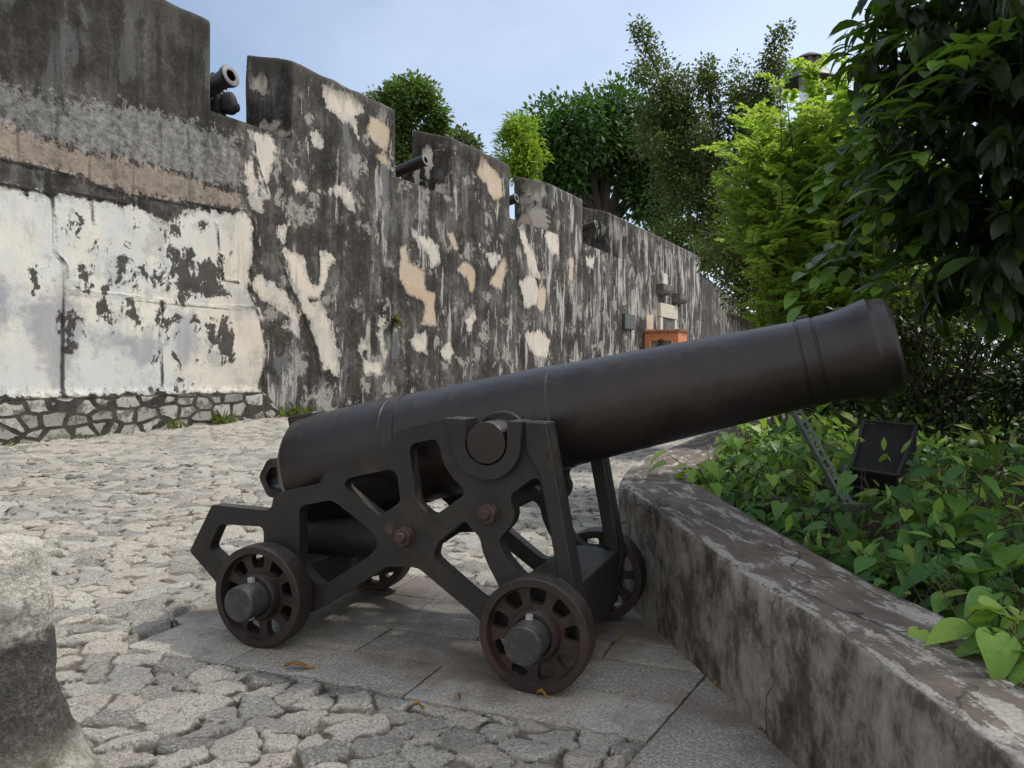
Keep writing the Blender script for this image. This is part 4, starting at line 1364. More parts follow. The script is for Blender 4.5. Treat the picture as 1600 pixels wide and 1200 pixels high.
for (s0, z0, lab) in ((26.0, 4.72, 'upper stone bracket jutting from the wall over the cream doorway'), (28.3, 4.55, 'lower farther stone bracket jutting from the wall right of the cream doorway')):
    g = G()
    V = []
    prof_ = [(-.05, .34), (.34, .34), (.34, .10), (.30, .0), (.20, -.04), (-.05, -.06)]
    pts = [(p, q) for p, q in prof_]
    g.plate(pts, [], -.60, .55, lambda b, a, h: WALL_M @ Vector((s0 + a, -b, z0 + h)))
    tag(g.build('stone_bracket', M_BRACK, smooth=False, bevel=.04), lab, 'bracket', 'stone brackets on the wall')
pq = empty('plaque', None, WALL_M @ Matrix.Translation((22.2, -.06, 3.38)))
tag(pq, 'small dark green metal plaque with lines of text on the wall', 'plaque')
G().box((-.52, -.03, -.27), (.52, .06, .27)).build('panel', M_BRONZE, pq, bevel=.01)
g = G()
for k in range(6):
    zz = .19 - k * .075
    x = -.44
    while x < .40:
        ww = random.uniform(.05, .14)
        g.box((x, -.036, zz - .014), (min(.44, x + ww), -.029, zz + .014))
        x += ww + .03
g.build('raised_text', M_LETTER, pq, smooth=False)

sh = empty('wall_shrine', None, WALL_M @ Matrix.Translation((24.0, 0, 1.2)))
tag(sh, 'small orange shrine with a cream niche and scalloped tile coping against the wall', 'shrine')
H_ = 1.86
# side facing the camera is the end wall with the niche (towards -x)
g = G()
ring_o = [(.02, -.6), (1.32, -.6), (1.32, H_), (.02, H_)]
ring_i = [(.22, -.2), (1.10, -.2), (1.10, H_ - .30), (.22, H_ - .30)]
g.plate(ring_o, [ring_i], 0, .30, lambda b, a, h: Vector((a, -b, h)))
g.box((.30, -1.32, -.6), (1.15, -.02, H_))
g.build('walls', M_ORANGE, sh, smooth=False, bevel=.008)
G().box((.26, -1.10, -.2), (.298, -.22, H_ - .30)).build('niche_back', M_CREAM, sh, smooth=False)
g = G()
g.box((.0, -.262, -.2), (.29, -.222, H_ - .302))
g.box((.0, -1.098, -.2), (.29, -1.062, H_ - .302))
g.build('niche_trim', M_CREAM, sh, smooth=False)
g = G()
for k in range(9):
    y = -.08 - k * .15
    g.lathe([(-.07, .06), (1.2, .06)], (0, y, H_ + .035), (1, 0, 0), 10)
for k in range(8):
    g.lathe([(-.06, .055), (1.32, .055)], (.07 + k * .15, -.06, H_ + .075), (0, -1, 0), 10)
g.build('tile_coping', M_TILE, sh)
st = empty('statue', None, WALL_M @ Matrix.Translation((24.02, -.66, 1.50)))
tag(st, 'small dark statue sitting in front of the niche of the orange shrine', 'statue')
skinned('figure', [(0, 0, .55), (0, 0, .85), (0, 0, 1.02), (0, 0, 1.13), (-.02, 0, 1.24), (-.02, 0, 1.33), (-.02, .22, .98), (-.10, .26, .72), (-.02, -.22, .98), (-.10, -.26, .72), (0, 0, -.35)], [(0, 1), (1, 2), (2, 3), (3, 4), (4, 5), (2, 6), (6, 7), (2, 8), (8, 9), (0, 10)], [(.2, .2), (.17, .2), (.14, .18), .07, .105, .09, .08, .06, .08, .06, (.26, .26)], M_STATUE, st)

# granite post in the left foreground
pb = N('mossy_granite')
n1, n2 = pb.noise(3.2, 8, 0.62), pb.noise(60, 5, 0.7)
n3 = pb.noise(150, 3, 0.6)
sx = pb.n('ShaderNodeSeparateXYZ')
pb.set(sx.inputs[0], pb.coord())
zf = pb.math('ADD', sx.outputs[2], pb.math('MULTIPLY', pb.math('SUBTRACT', n1, 0.5), .22))
c = pb.ramp(n2, [(0.3, (.30, .29, .26)), (0.5, (.55, .525, .475)), (0.7, (.74, .70, .64))])  # pale tone of the head stands in for sunlight falling on it
c = pb.mix(pb.step(n1, .50, .64, 0, .6), c, (.16, .155, .135))
dk = pb.math('MULTIPLY', pb.step(zf, .54, .58, 1, 0), pb.step(zf, .12, .24))  # darker tone over the shaft, between foot and head
c = pb.mix(pb.math('MULTIPLY', dk, .92), c, pb.ramp(pb.math('ADD', pb.math('MULTIPLY', n2, .5), pb.math('MULTIPLY', n1, .5)), [(0.42, (.010, .0095, .009)), (0.52, (.035, .033, .03)), (0.62, (.13, .125, .115))]))
c = pb.mix(pb.step(n3, .58, .68, 0, .5), c, (.06, .058, .055))
n5 = pb.noise(9, 8, .7)
c = pb.mix(pb.step(n5, .54, .62, 0, .55), c, (.09, .085, .07))
c = pb.mix(pb.math('MULTIPLY', pb.step(sx.outputs[2], .30, .05), pb.step(n5, .40, .56, .35, .9)), c, (.10, .10, .06))
M_POST = pb.pbr(c, .9, pb.bump(pb.math('ADD', n2, pb.math('MULTIPLY', n1, 2.0)), .9, .02), spec=.3)
pc_ = Vector((-1.60, 2.62, 0))
pc_.z = float(ground_z(pc_.x, pc_.y)) - .03
pr = [(-.10, .37), (.0, .335), (.05, .31), (.10, .28), (.17, .245), (.24, .208), (.31, .186), (.36, .174), (.42, .169), (.48, .165), (.53, .163), (.555, .155), (.57, .158), (.62, .161), (.68, .160), (.74, .157), (.79, .152), (.825, .140), (.845, .118), (.852, .08), (.854, .03), (.854, .002)]
fine = []
for i in range(len(pr) - 1):
    for k in range(4):
        t = k / 4
        fine.append((pr[i][0] * (1 - t) + pr[i + 1][0] * t, pr[i][1] * (1 - t) + pr[i + 1][1] * t))
fine.append(pr[-1])
po = G().lathe(fine, (0, 0, 0), (0, 0, 1), 72).build('granite_post', M_POST, None, angle=80)
for v in po.data.vertices:
    p = v.co
    low = max(0, 1 - p.z / .34)
    d_ = mnoise.noise(Vector((p.x * 7, p.y * 7, p.z * 7))) * .020 + mnoise.noise(p * 17) * .009 + mnoise.noise(p * 40) * .004 + low * (mnoise.noise(p * 6 + Vector((3, 1, 2))) * .07 + mnoise.noise(p * 13) * .035)
    rad = Vector((p.x, p.y, .15 * (p.z > .82)))
    if rad.length > 1e-4: v.co += rad.normalized() * d_
po.scale = (.93, .93, 1.0)
po.location = pc_ + Vector((-.02, 0, 0))
tag(po, 'squat rough granite post with a pale head and a dark shaft', 'stone post')

# fallen leaves
lb = N('dry_leaf')
M_DRY = lb.pbr(lb.ramp(lb.noise(30, 4), [(0.3, (.16, .075, .02)), (0.7, (.42, .24, .06))]), .7)


def dry_leaf(px, py, ln, wd, rot, label):
    r = Vector(((px - 800) / F, 1, -(py - HZ) / F))
    t = (CAMZ - .085) / (-r.z + .022 - .015 * r.x)
    p = Vector((0, 0, CAMZ)) + r * t
    g = G()
    V, Ff = [], []
    for i in range(7):
        u = i / 6
        ww = wd * math.sin(math.pi * min(1, .06 + u * .94)) ** .7
        zz = .012 * math.sin(u * 5) + .012
        for k in (-1, 0, 1): V.append((ln * (u - .5), ww * k * .5, zz + abs(k) * .010))
    for i in range(6):
        for k in range(2): Ff.append((i * 3 + k, i * 3 + k + 3, i * 3 + k + 4, i * 3 + k + 1))
    g.add(V, Ff)
    o = g.build('fallen_leaf', M_DRY)
    sm = o.modifiers.new('thick', 'SOLIDIFY')
    sm.thickness = .0015
    o.location = p
    o.rotation_euler = (0, 0, rot)
    tag(o, label, 'leaf', 'dry leaves on the paving')


dry_leaf(467, 1046, .13, .035, .1, 'orange brown dry leaf lying on the granite slabs below the rear wheel')
dry_leaf(848, 1090, .055, .02, -.3, 'curled dry leaf under the front wheel facing the viewer')
dry_leaf(968, 1000, .03, .018, .8, 'tiny dry leaf on the slabs between the front wheel and the low wall')
dry_leaf(716, 1094, .045, .018, 1.2, 'small brown leaf at the edge of the slabs left of the front wheel')
dry_leaf(654, 1108, .05, .02, .4, 'reddish leaf scrap between the cobbles below the cannon')
dry_leaf(1120, 1075, .03, .014, .5, 'small dry leaf at the foot of the low wall')

# street lamp behind the shrub
M_LAMP = plain('grey_lamp_metal', (.075, .07, .075), .5, .2, 10)
gb = N('lamp_glass')
pg = gb.n('ShaderNodeBsdfPrincipled')
pg.inputs['Base Color'].default_value = (.75, .82, .82, 1)
pg.inputs['Roughness'].default_value = .12
pg.inputs['Alpha'].default_value = .45
gb.t.links.new(pg.outputs[0], gb.out.inputs[0])
M_GLASS = gb.m
LP = at(1265, 585, 11.2)
lz = lambda py: CAMZ + (HZ - py) / F * 11.2
lm = empty('street_lamp', (LP.x, LP.y, 0.5))
tag(lm, 'grey street lamp with a wide round hood rising above the bright green shrub', 'street lamp')
q = lambda py: lz(py) - .5
k_ = 11.2 / F
G().lathe([(0, .09), (.4, .085), (.45, .06), (q(178), .05)], (0, 0, 0), (0, 0, 1), 16).build('pole', M_LAMP, lm)
G().lathe([(q(182), .10), (q(178), .12), (q(176), .12), (q(172), .06)], (0, 0, 0), (0, 0, 1), 20).build('base_ring', M_LAMP, lm)
G().lathe([(q(174), .115), (q(122), .15)], (0, 0, 0), (0, 0, 1), 24).build('glass', M_GLASS, lm)
G().lathe([(q(130), 41 * k_), (q(128), 41.5 * k_), (q(113), 28 * k_), (q(110), 21 * k_), (q(108), 20.5 * k_), (q(108), 16 * k_), (q(126), 39 * k_)], (0, 0, 0), (0, 0, 1), 36, closed=True).build('hood', M_LAMP, lm)
g = G()
g.lathe([(q(109), 17 * k_), (q(90), 17 * k_)], (0, 0, 0), (0, 0, 1), 24)
for i in range(10):
    a = i * math.pi / 5
    g.bar((math.cos(a) * 18.5 * k_, math.sin(a) * 18.5 * k_, q(109)), (math.cos(a) * 18.5 * k_, math.sin(a) * 18.5 * k_, q(91)), .02, .05)
g.build('vent_drum', M_LAMP, lm)
G().lathe([(q(108), 24 * k_), (q(104), 23 * k_), (q(101), 17 * k_)], (0, 0, 0), (0, 0, 1), 30).build('lower_ring', M_LAMP, lm)
G().lathe([(q(94), 22 * k_), (q(92), 22 * k_), (q(87), 14 * k_), (q(83.5), 6 * k_), (q(83), .01)], (0, 0, 0), (0, 0, 1), 30).build('cap', M_LAMP, lm)

# floodlight on a galvanised frame in the bed
M_GALV = plain('galvanised_steel', (.085, .105, .105), .5, .2, 14)
M_BLACKP = plain('black_housing', (.007, .007, .007), .85, .3, 30)
FL = at(1300, 790, 4.6)
fl = empty('floodlight', FL)
tag(fl, 'black floodlight housing tilted on a grey slotted steel frame among the plants', 'floodlight')
rel = lambda px, py, Y: at(px, py, Y) - FL
for a, b_ in (((1205, 783, 4.75), (1356, 797, 4.4)), ((1250, 752, 5.2), (1330, 758, 5.0))):
    G().bar(rel(*a), rel(*b_), .075, .06).build('base_rail', M_GALV, fl, bevel=.004)
# slotted angle strut: two flanges with slots between them
p0, p1 = rel(1238, 628, 4.72), rel(1332, 800, 4.45)
dv = (p1 - p0)
sd = dv.normalized().cross(Vector((.25, -1, .1))).normalized()
g = G()
for q2 in (-1, 1): g.bar(p0 + sd * .020 * q2, p1 + sd * .020 * q2, .020, .006, (.25, -1, .1))
for k in range(12):
    m0 = p0 + dv * (k / 11.5)
    g.bar(m0, m0 + dv * .026, .03, .0055, (.25, -1, .1))
g.bar(p0 + sd * .032, p1 + sd * .032, .005, .035, (.25, -1, .1))
g.build('slotted_strut', M_GALV, fl, smooth=False)
G().bar(rel(1320, 726, 4.7), rel(1312, 792, 4.7), .02, .02).build('bracket', M_GALV, fl)
q00, q10, q11, q01 = rel(1330, 735, 4.75), rel(1402, 746, 4.6), rel(1432, 668, 4.95), rel(1350, 660, 5.1)
nn_ = (q10 - q00).cross(q01 - q00).normalized()
g = G()
back = nn_ * -.16
V = [q00, q10, q11, q01] + [p + back for p in (q00, q10, q11, q01)]
g.add(V, [(0, 1, 2, 3), (7, 6, 5, 4), (0, 4, 5, 1), (1, 5, 6, 2), (2, 6, 7, 3), (3, 7, 4, 0)])
g.build('housing', M_BLACKP, fl, bevel=.012)
M_FRAME = plain('dusty_grey_rim', (.022, .022, .020), .7, .4, 30)
g = G()
for a, b_ in ((q00, q01), (q01, q11), (q11, q10), (q10, q00)): g.bar(a + nn_ * .012, b_ + nn_ * .012, .016, .014, nn_)
g.build('rim', M_FRAME, fl)


# ------------------------------------------------------------------ vegetation
def norm_(v): return v / np.maximum(np.linalg.norm(v, axis=-1, keepdims=True), 1e-9)


def rand_dirs(n): return norm_(rng.normal(size=(n, 3)))


def strip_leaf(xs, ws, zs, fold=.06):
    T, Fc = [], []
    for x, w_, z in zip(xs, ws, zs): T += [(x, -w_, z + fold * w_ * 4), (x, 0, z), (x, w_, z + fold * w_ * 4)]
    for i in range(len(xs) - 1):
        for k in (0, 1): Fc.append((i * 3 + k, i * 3 + 3 + k, i * 3 + 4 + k, i * 3 + 1 + k))
    return np.array(T, float), np.array(Fc)


T_DIA = (np.array([(0, 0, 0), (.45, .24, .07), (1, 0, -.06), (.45, -.24, .07)], float), np.array([(0, 1, 2), (0, 2, 3)]))
T_OBO = strip_leaf([0, .10, .28, .48, .68, .86, 1.0], [.006, .035, .095, .145, .16, .105, .0], [0, .02, .04, .03, -.02, -.09, -.17])
T_HRT = strip_leaf([-.10, -.03, .07, .20, .36, .52, .68, .82, .92, 1.02], [.16, .33, .40, .425, .395, .32, .235, .14, .07, 0], [.03, .03, .02, .01, -.01, -.04, -.09, -.15, -.20, -.26], .05)
T_HRT[0][0:3, 0] += np.array([-.04, .10, -.04])          # notch at the stalk
T_OVA = strip_leaf([0, .2, .5, .8, 1.0], [.01, .13, .19, .11, 0], [0, .03, .02, -.05, -.12])


def foliage(name, tmpl, pos, axis, nrm, size, wid=1.0, rnd=None, mat=None, parent=None, smooth=True):
    T, Fc = tmpl
    x = norm_(axis)
    y = norm_(np.cross(nrm, x))
    z = np.cross(x, y)
    m, k = len(pos), len(T)
    size = np.broadcast_to(size, (m,))
    wid = np.broadcast_to(wid, (m,))
    bend = rng.uniform(.3, 1.7, m)
    V = pos[:, None, :] + size[:, None, None] * (T[None, :, 0:1] * x[:, None, :] + (T[None, :, 1:2] * wid[:, None, None]) * y[:, None, :] + (T[None, :, 2:3] * bend[:, None, None]) * z[:, None, :])
    fa = Fc[None] + (np.arange(m) * k)[:, None, None]
    if rnd is None: rnd = rng.random(m)
    me = np_mesh(name, V.reshape(-1, 3), fa.reshape(-1), np.full(m * len(Fc), Fc.shape[1]), {'rnd': np.repeat(rnd, k)}, smooth)
    return link(name, me, mat, parent)


def lobes_points(lobes, shell=.5):
    """points in ellipsoid lobes, mostly near their skins; returns positions and outward directions"""
    P, O = [], []
    for c, r, n in lobes:
        d = rand_dirs(n)
        rad = 1 - (rng.random(n) ** 1.6) * shell
        lump = np.array([1 + .22 * mnoise.noise(Vector(q) * 2.2 + Vector(c)) + .12 * mnoise.noise(Vector(q) * 5 + Vector(c)) for q in d])
        P.append(np.array(c) + d * np.array(r) * (rad * lump)[:, None])
        O.append(d)
    return np.concatenate(P), np.concatenate(O)


def clusters(P, O, n, spread, up=.25):
    """n leaves round each point: positions, axes, normals"""
    m = len(P)
    p = np.repeat(P, n, 0)
    o = np.repeat(O, n, 0)
    j = rand_dirs(m * n) * (rng.random(m * n) ** .5)[:, None] * spread
    a = norm_(norm_(j) * .7 + o * .5 + rand_dirs(m * n) * .5 + np.array([0, 0, -.15]))
    nr = norm_(o * .5 + np.array([0, 0, up + .5]) + rand_dirs(m * n) * .55)
    return p + j, a, nr


def gaps(P, O, scale, keep=.44):
    """thins the crown out in patches, so that clumps stand apart"""
    v = np.array([mnoise.noise(Vector(p) / scale) for p in P])
    k = v > np.quantile(v, 1 - (1 - keep * .75))
    return P[k], O[k] + .0


def branchy(g, p, d, ln, r, depth, spread=.6, up=.1):
    p, d = Vector(p), Vector(d).normalized()
    path_, rad = [p.copy()], [r]
    for i in range(4):
        d = (d + Vector((random.uniform(-.18, .18), random.uniform(-.18, .18), random.uniform(-.1, .16) + up * .2))).normalized()
        p = p + d * ln / 4
        path_.append(p.copy())
        rad.append(r * (1 - .12 * (i + 1)))
    g.tube(path_, rad, 7 if r > .03 else 5)
    if depth > 0:
        for k in range(random.choice((2, 3))):
            dd = (d + Vector((random.uniform(-1, 1), random.uniform(-1, 1), random.uniform(-.3, .8))) * spread).normalized()
            branchy(g, p, dd, ln * random.uniform(.6, .8), r * .5, depth - 1, spread, up)


M_BARK = bark_mat('dark_bark', (.018, .014, .011), (.06, .048, .038))
M_BARK2 = bark_mat('grey_bark', (.05, .045, .038), (.13, .115, .10))
M_L_NEAR = leaf_mat('broad_dark_leaf', [(0, (.010, .018, .008)), (.6, (.019, .036, .013)), (.74, (.035, .075, .018)), (.88, (.09, .19, .028)), (1, (.17, .30, .04))], .32, .36, (.20, .38, .02))
M_L_FERN = leaf_mat('bright_pinnate_leaf', [(0, (.075, .145, .028)), (.5, (.17, .30, .045)), (.9, (.28, .43, .065)), (1, (.42, .45, .09))], .50, .5, (.55, .75, .08))
M_L_SMALL = leaf_mat('small_dark_leaf', [(0, (.034, .058, .016)), (.6, (.066, .108, .028)), (1, (.145, .19, .045))], .28, .42, (.22, .30, .04))
M_L_BANYAN = leaf_mat('banyan_leaf', [(0, (.022, .060, .016)), (.6, (.040, .105, .022)), (1, (.075, .17, .03))], .25, .5, (.15, .34, .03))
M_L_LIME = leaf_mat('lime_leaf', [(0, (.12, .22, .015)), (.5, (.19, .33, .02)), (1, (.28, .42, .03))], .40, .5, (.42, .60, .04))
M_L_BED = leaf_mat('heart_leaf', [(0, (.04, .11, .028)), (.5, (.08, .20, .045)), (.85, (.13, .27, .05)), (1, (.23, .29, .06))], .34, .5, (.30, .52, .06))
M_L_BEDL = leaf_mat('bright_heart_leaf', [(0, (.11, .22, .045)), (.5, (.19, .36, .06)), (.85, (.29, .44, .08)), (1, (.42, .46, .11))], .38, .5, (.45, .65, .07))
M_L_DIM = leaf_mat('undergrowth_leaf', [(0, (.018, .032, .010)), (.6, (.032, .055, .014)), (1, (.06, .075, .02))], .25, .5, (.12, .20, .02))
M_STEM = plain('green_stem', (.07, .075, .03), .8, .4, 20)
M_GRASS = leaf_mat('grass_blade', [(0, (.08, .11, .03)), (.6, (.16, .20, .05)), (1, (.32, .28, .13))], .35, .6, (.25, .36, .05))

# --- the big dark tree on the right with hanging broad leaves
root = empty('broadleaf_tree', (4.0, 6.1, .5))
tag(root, 'big dark tree with broad drooping glossy leaves filling the upper right corner', 'tree')
R0 = Vector(root.location)
g = G()
tr = [Vector((4.1, 6.15, .4)), Vector((4.0, 6.05, 1.1)), Vector((3.85, 5.95, 1.6)), Vector((3.62, 5.85, 2.2)), Vector((3.5, 5.7, 3.0))]
g.tube([p - R0 for p in tr], [.10, .085, .075, .065, .055], 10)
for p, d, ln, r in ((tr[2], (-.4, -.3, .8), .9, .035), (tr[3], (-.6, -.6, .4), .8, .035), (tr[3], (.6, -.2, .6), 1.4, .04), (tr[4], (-.1, -.3, 1), 1.1, .04), (tr[4], (.5, .3, 1), 1.5, .045), (tr[2], (.8, -.5, .3), 1.1, .03)):
    branchy(g, p - R0, d, ln, r, 2)
g.build('trunk', M_BARK, root)
near_lobes = [((2.80, 4.9, 2.85), (.62, .8, .55), 130), ((3.1, 4.7, 3.5), (.95, 1.0, .65), 190), ((2.9, 4.6, 2.35), (.55, .6, .42), 120), ((3.6, 4.6, 2.6), (.75, .7, .6), 170), ((2.75, 5.0, 3.6), (.45, .6, .45), 75), ((3.4, 4.5, 2.12), (.5, .5, .3), 90),
              ((4.3, 5.0, 2.9), (.8, .9, .9), 140), ((4.2, 4.6, 4.2), (1.3, 1.3, .8), 170), ((3.2, 4.9, 4.9), (1.1, 1.3, .8), 150), ((4.6, 3.6, 4.6), (1.2, 1.2, .9), 130), ((4.3, 4.1, 5.6), (1.1, 1.1, .8), 110), ((5.0, 5.2, 5.6), (1.3, 1.3, .9), 120), ((3.3, 5.0, 6.3), (1.3, 1.4, .8), 120), ((4.9, 3.0, 3.7), (.9, .9, .8), 80)]
P, O = lobes_points(near_lobes, .75)
n = 9
m = len(P)
tw = norm_(O * .8 + rand_dirs(m) * .5 + np.array([0, 0, -.05]))
p = np.repeat(P, n, 0)
t_ = np.repeat(tw, n, 0)
al_ = np.tile(np.linspace(0, 1, n), m)
p = p + t_ * (al_ * .22)[:, None]
a = norm_(t_ * .55 + rand_dirs(m * n) * .75 + np.array([0, 0, -.62]))
nr = norm_(np.array([0, 0, .9]) + t_ * .35 + rand_dirs(m * n) * .45)
foliage('crown', T_OBO, p - np.array(R0), a, nr, rng.uniform(.13, .25, m * n), rng.uniform(.8, 1.15, m * n), np.clip(np.repeat(rng.random(m), n) ** 1.2 * .70 + rng.random(m * n) ** 4 * .18, 0, 1), M_L_NEAR, root)

# a few long sprays at the crown's left edge, sunlight put into their colour
SP = [((2.72, 4.9, 3.1), (-.9, -.2, .05)), ((2.85, 4.7, 3.35), (-.8, -.3, .25)), ((2.6, 5.0, 3.75), (-.8, .0, .3)), ((3.3, 4.1, 3.05), (-.5, -.6, .2)), ((3.55, 4.1, 2.6), (.3, -.8, .1)), ((2.6, 4.7, 2.5), (-.9, -.2, -.1)), ((2.75, 4.45, 2.2), (-.8, -.3, -.35)), ((2.5, 4.8, 2.75), (-1, -.2, -.1)), ((3.4, 4.0, 3.35), (.1, -.9, .3)), ((2.45, 4.75, 2.32), (-.9, -.1, -.15))]
SP += [(tuple(at(x, y, Y)), d) for x, y, Y, d in ((1425, 60, 4.9, (-.9, -.2, .1)), (1430, 105, 4.8, (-1, -.1, -.05)), (1425, 30, 5.0, (-.8, -.1, .3)), (1375, 205, 4.7, (-1, -.2, -.12)), (1360, 235, 4.6, (-1, -.2, -.2)), (1420, 175, 4.5, (-.8, -.4, .05)), (1335, 375, 4.8, (-1, -.1, -.1)), (1345, 400, 4.7, (-1, -.15, -.05)), (1400, 330, 4.6, (-.9, -.3, -.2)), (1540, 95, 4.2, (-.9, -.4, .1)), (1520, 70, 4.1, (-.9, -.3, .0)), (1400, 435, 4.4, (-.9, -.2, -.3)), (1450, 240, 4.3, (-.8, -.4, .0)), (1590, 60, 3.9, (-.8, -.3, .2)))]
p, a, nr, rr = [], [], [], []
for c_, d_ in SP:
    d_ = Vector(d_).normalized()
    for k in range(13):
        q = Vector(c_) + d_ * (.03 * k) + Vector((0, 0, -.0022 * k * k))
        s_d = Vector((-d_.y, d_.x, 0)).normalized() * (1 if k % 2 else -1)
        p.append(q)
        a.append(d_ * .7 + s_d * random.uniform(.35, .75) + Vector((0, 0, random.uniform(-.35, .05))))
        nr.append(Vector((random.uniform(-.25, .25), random.uniform(-.3, .1), 1)))
        rr.append(random.uniform(.66, 1.0))
foliage('leaf_sprays', T_OBO, np.array(p) - np.array(R0), np.array(a), np.array(nr), rng.uniform(.17, .24, len(p)), 1.1, np.array(rr), M_L_NEAR, root)

# --- the bright pinnate shrub
root = empty('pinnate_shrub', (3.05, 8.6, .6))
tag(root, 'bright yellow green shrub with feathery arching fronds behind the cannon muzzle', 'shrub')
R0 = np.array(root.location)
g = G()
fp, fa_, fn_, fs_, fr_ = [], [], [], [], []
tips = []
for k in range(330):
    # crown profile as seen from the street: wide below, leaning left, tall in the middle
    while True:
        x, z = random.uniform(1.75, 4.3), 1.1 + 3.65 * random.random() ** .75
        top = 4.50 - 1.25 * max(0, 2.75 - x) ** 1.1 - .50 * max(0, x - 3.4)
        left = 2.22 + .75 * max(0, 2.75 - z)
        if z < top and x > left: break
    y = 8.6 + random.uniform(-1.25, .9)
    tips.append(Vector((x, y, z)))
for i, tp_ in enumerate(tips):
    root_p = Vector((3.05 + random.uniform(-.3, .3), 8.6 + random.uniform(-.3, .3), max(.6, tp_.z - random.uniform(1.0, 2.2))))
    midp = root_p.lerp(tp_, .5) + Vector((0, 0, .12))
    pth = [root_p.lerp(midp, t) * (1 - t) + midp.lerp(tp_, t) * t for t in np.linspace(0, 1, 6)]
    g.tube([Vector(q) - Vector(R0) for q in pth], [.014, .012, .010, .008, .006, .003], 4)
    dirm = (pth[-1] - pth[-3]).normalized()
    for j in range(9):
        t = .35 + .65 * j / 8
        q = pth[0].lerp(pth[1], 0)
        ii = min(4, int(t * 5)); q = pth[ii].lerp(pth[ii + 1], t * 5 - ii)
        az = random.uniform(0, 2 * math.pi)
        fd = (dirm * .55 + Vector((math.cos(az) * .9, math.sin(az) * .9, random.uniform(.0, .5))) + Vector((-.25, -.25, .1))).normalized()
        ln = random.uniform(.20, .40)
        side = Vector((-fd.y, fd.x, 0)).normalized()
        upv = side.cross(fd) if side.cross(fd).z > 0 else fd.cross(side)
        r0 = random.random()
        for c_ in range(11):
            tt = (c_ + .6) / 11
            qq = q + fd * ln * tt + Vector((0, 0, -.30 * ln * tt * tt))
            for sg in (-1, 1):
                fp.append(qq)
                fa_.append(side * sg + fd * .35 + Vector((random.uniform(-.25, .25), random.uniform(-.25, .25), random.uniform(-.5, .1))))
                fn_.append(upv + Vector((0, 0, .3)) + fd * random.uniform(-.2, .2))
                fs_.append((.080 if tt < .8 else .058) * random.uniform(.65, 1.3))
                fr_.append(min(1, max(0, r0 * .75 + random.uniform(0, .25))))
g.build('stems', M_STEM, root)
foliage('fronds', (T_DIA[0] * np.array([1, 1.35, 1]), T_DIA[1]), np.array(fp) - R0, np.array(fa_), np.array(fn_), np.array(fs_), 1.0, np.array(fr_), M_L_FERN, root)

# --- dark small leaved tree with upright leaders behind it
Yd = 15.0
root = empty('small_leaved_tree', (4.0, 15.2, .9))
tag(root, 'tall dark tree with tiny leaves and ragged upright leaders left of the street lamp', 'tree')
R0 = np.array(root.location)
leaders = [[(1085, 240), (1040, 140), (1012, 80), (997, 36)], [(1100, 260), (1060, 190), (1020, 135), (992, 105)], [(1110, 250), (1110, 180), (1108, 130), (1104, 100)], [(1170, 240), (1175, 170), (1195, 110), (1228, 42)], [(1180, 220), (1160, 170), (1148, 140)], [(1170, 230), (1200, 160), (1212, 120), (1222, 90)], [(1120, 300), (1060, 250), (1020, 220), (1004, 205)], [(1130, 330), (1080, 300), (1045, 285)], [(1150, 380), (1115, 360), (1085, 350)], [(1150, 280), (1210, 230), (1260, 220)]]
g = G()
g.tube([(1.3, .2, -.4), (1.15, .2, 1.5), (.5, .1, 3.0), (-.5, -.1, 4.2)], [.20, .17, .13, .09], 9)
PP, OO = [], []
for ld in leaders:
    pts = [at(x, y, Yd + random.uniform(-.7, .9)) for x, y in ld]
    yy = pts[0].y
    pts = [Vector((p_.x / p_.y * (yy + .12 * i), yy + .12 * i, p_.z)) if False else p_ for i, p_ in enumerate(pts)]
    base = Vector((3.4, 15.1, 4.6))
    pts = [base] + pts
    g.tube([p_ - Vector(R0) for p_ in pts], [.06, .045, .03, .018, .008][:len(pts)], 5)
    L_ = len(pts) - 1
    for k in range(95):
        t = random.uniform(.3, 1) * L_
        ii = min(L_ - 1, int(t))
        q = pts[ii].lerp(pts[ii + 1], t - ii)
        rad = (.42 * (1 - t / L_) ** .8 + .05) * (.65 + .7 * abs(mnoise.noise(Vector((t * 3.1, len(PP) * 0.0, ld[0][0] * .37)))) * 1.6)
        d_ = Vector(rand_dirs(1)[0])
        PP.append(q + d_ * rad * random.random() ** .5)
        OO.append(d_)
dl = [((3.0, 15.1, 6.75), (.55, .6, .55), 110), ((3.35, 15.1, 6.2), (.95, .8, .75), 260), ((2.75, 15.1, 6.15), (.55, .7, .65), 150), ((4.35, 15.3, 6.7), (.6, .7, .6), 150), ((3.15, 15.2, 5.7), (.9, .9, .85), 330), ((3.2, 15.0, 4.75), (.75, .8, .75), 260), ((3.6, 15.2, 5.2), (1.1, .9, 1.0), 330), ((4.4, 15.4, 6.0), (1.0, .9, 1.0), 260), ((4.0, 14.9, 3.9), (.8, .7, .65), 200), ((4.9, 14.8, 3.0), (1.0, .8, .8), 170), ((5.2, 15.3, 5.0), (1.2, .9, 1.3), 260), ((4.9, 15.4, 3.6), (1.3, .9, 1.0), 200)]
P, O = lobes_points(dl, .85)
P, O = gaps(P, O, .55)
P = np.concatenate([P, np.array([tuple(x) for x in PP])])
O = np.concatenate([O, np.array([tuple(x) for x in OO])])
p, a, nr = clusters(P, O, 15, .19)
g.build('trunk', M_BARK, root)
foliage('crown', T_DIA, p - R0, a, nr, rng.uniform(.045, .095, len(p)), 1.25, np.repeat(np.clip(rng.random(len(P)), 0, 1), 15) * .7 + rng.random(len(p)) * .3, M_L_SMALL, root)

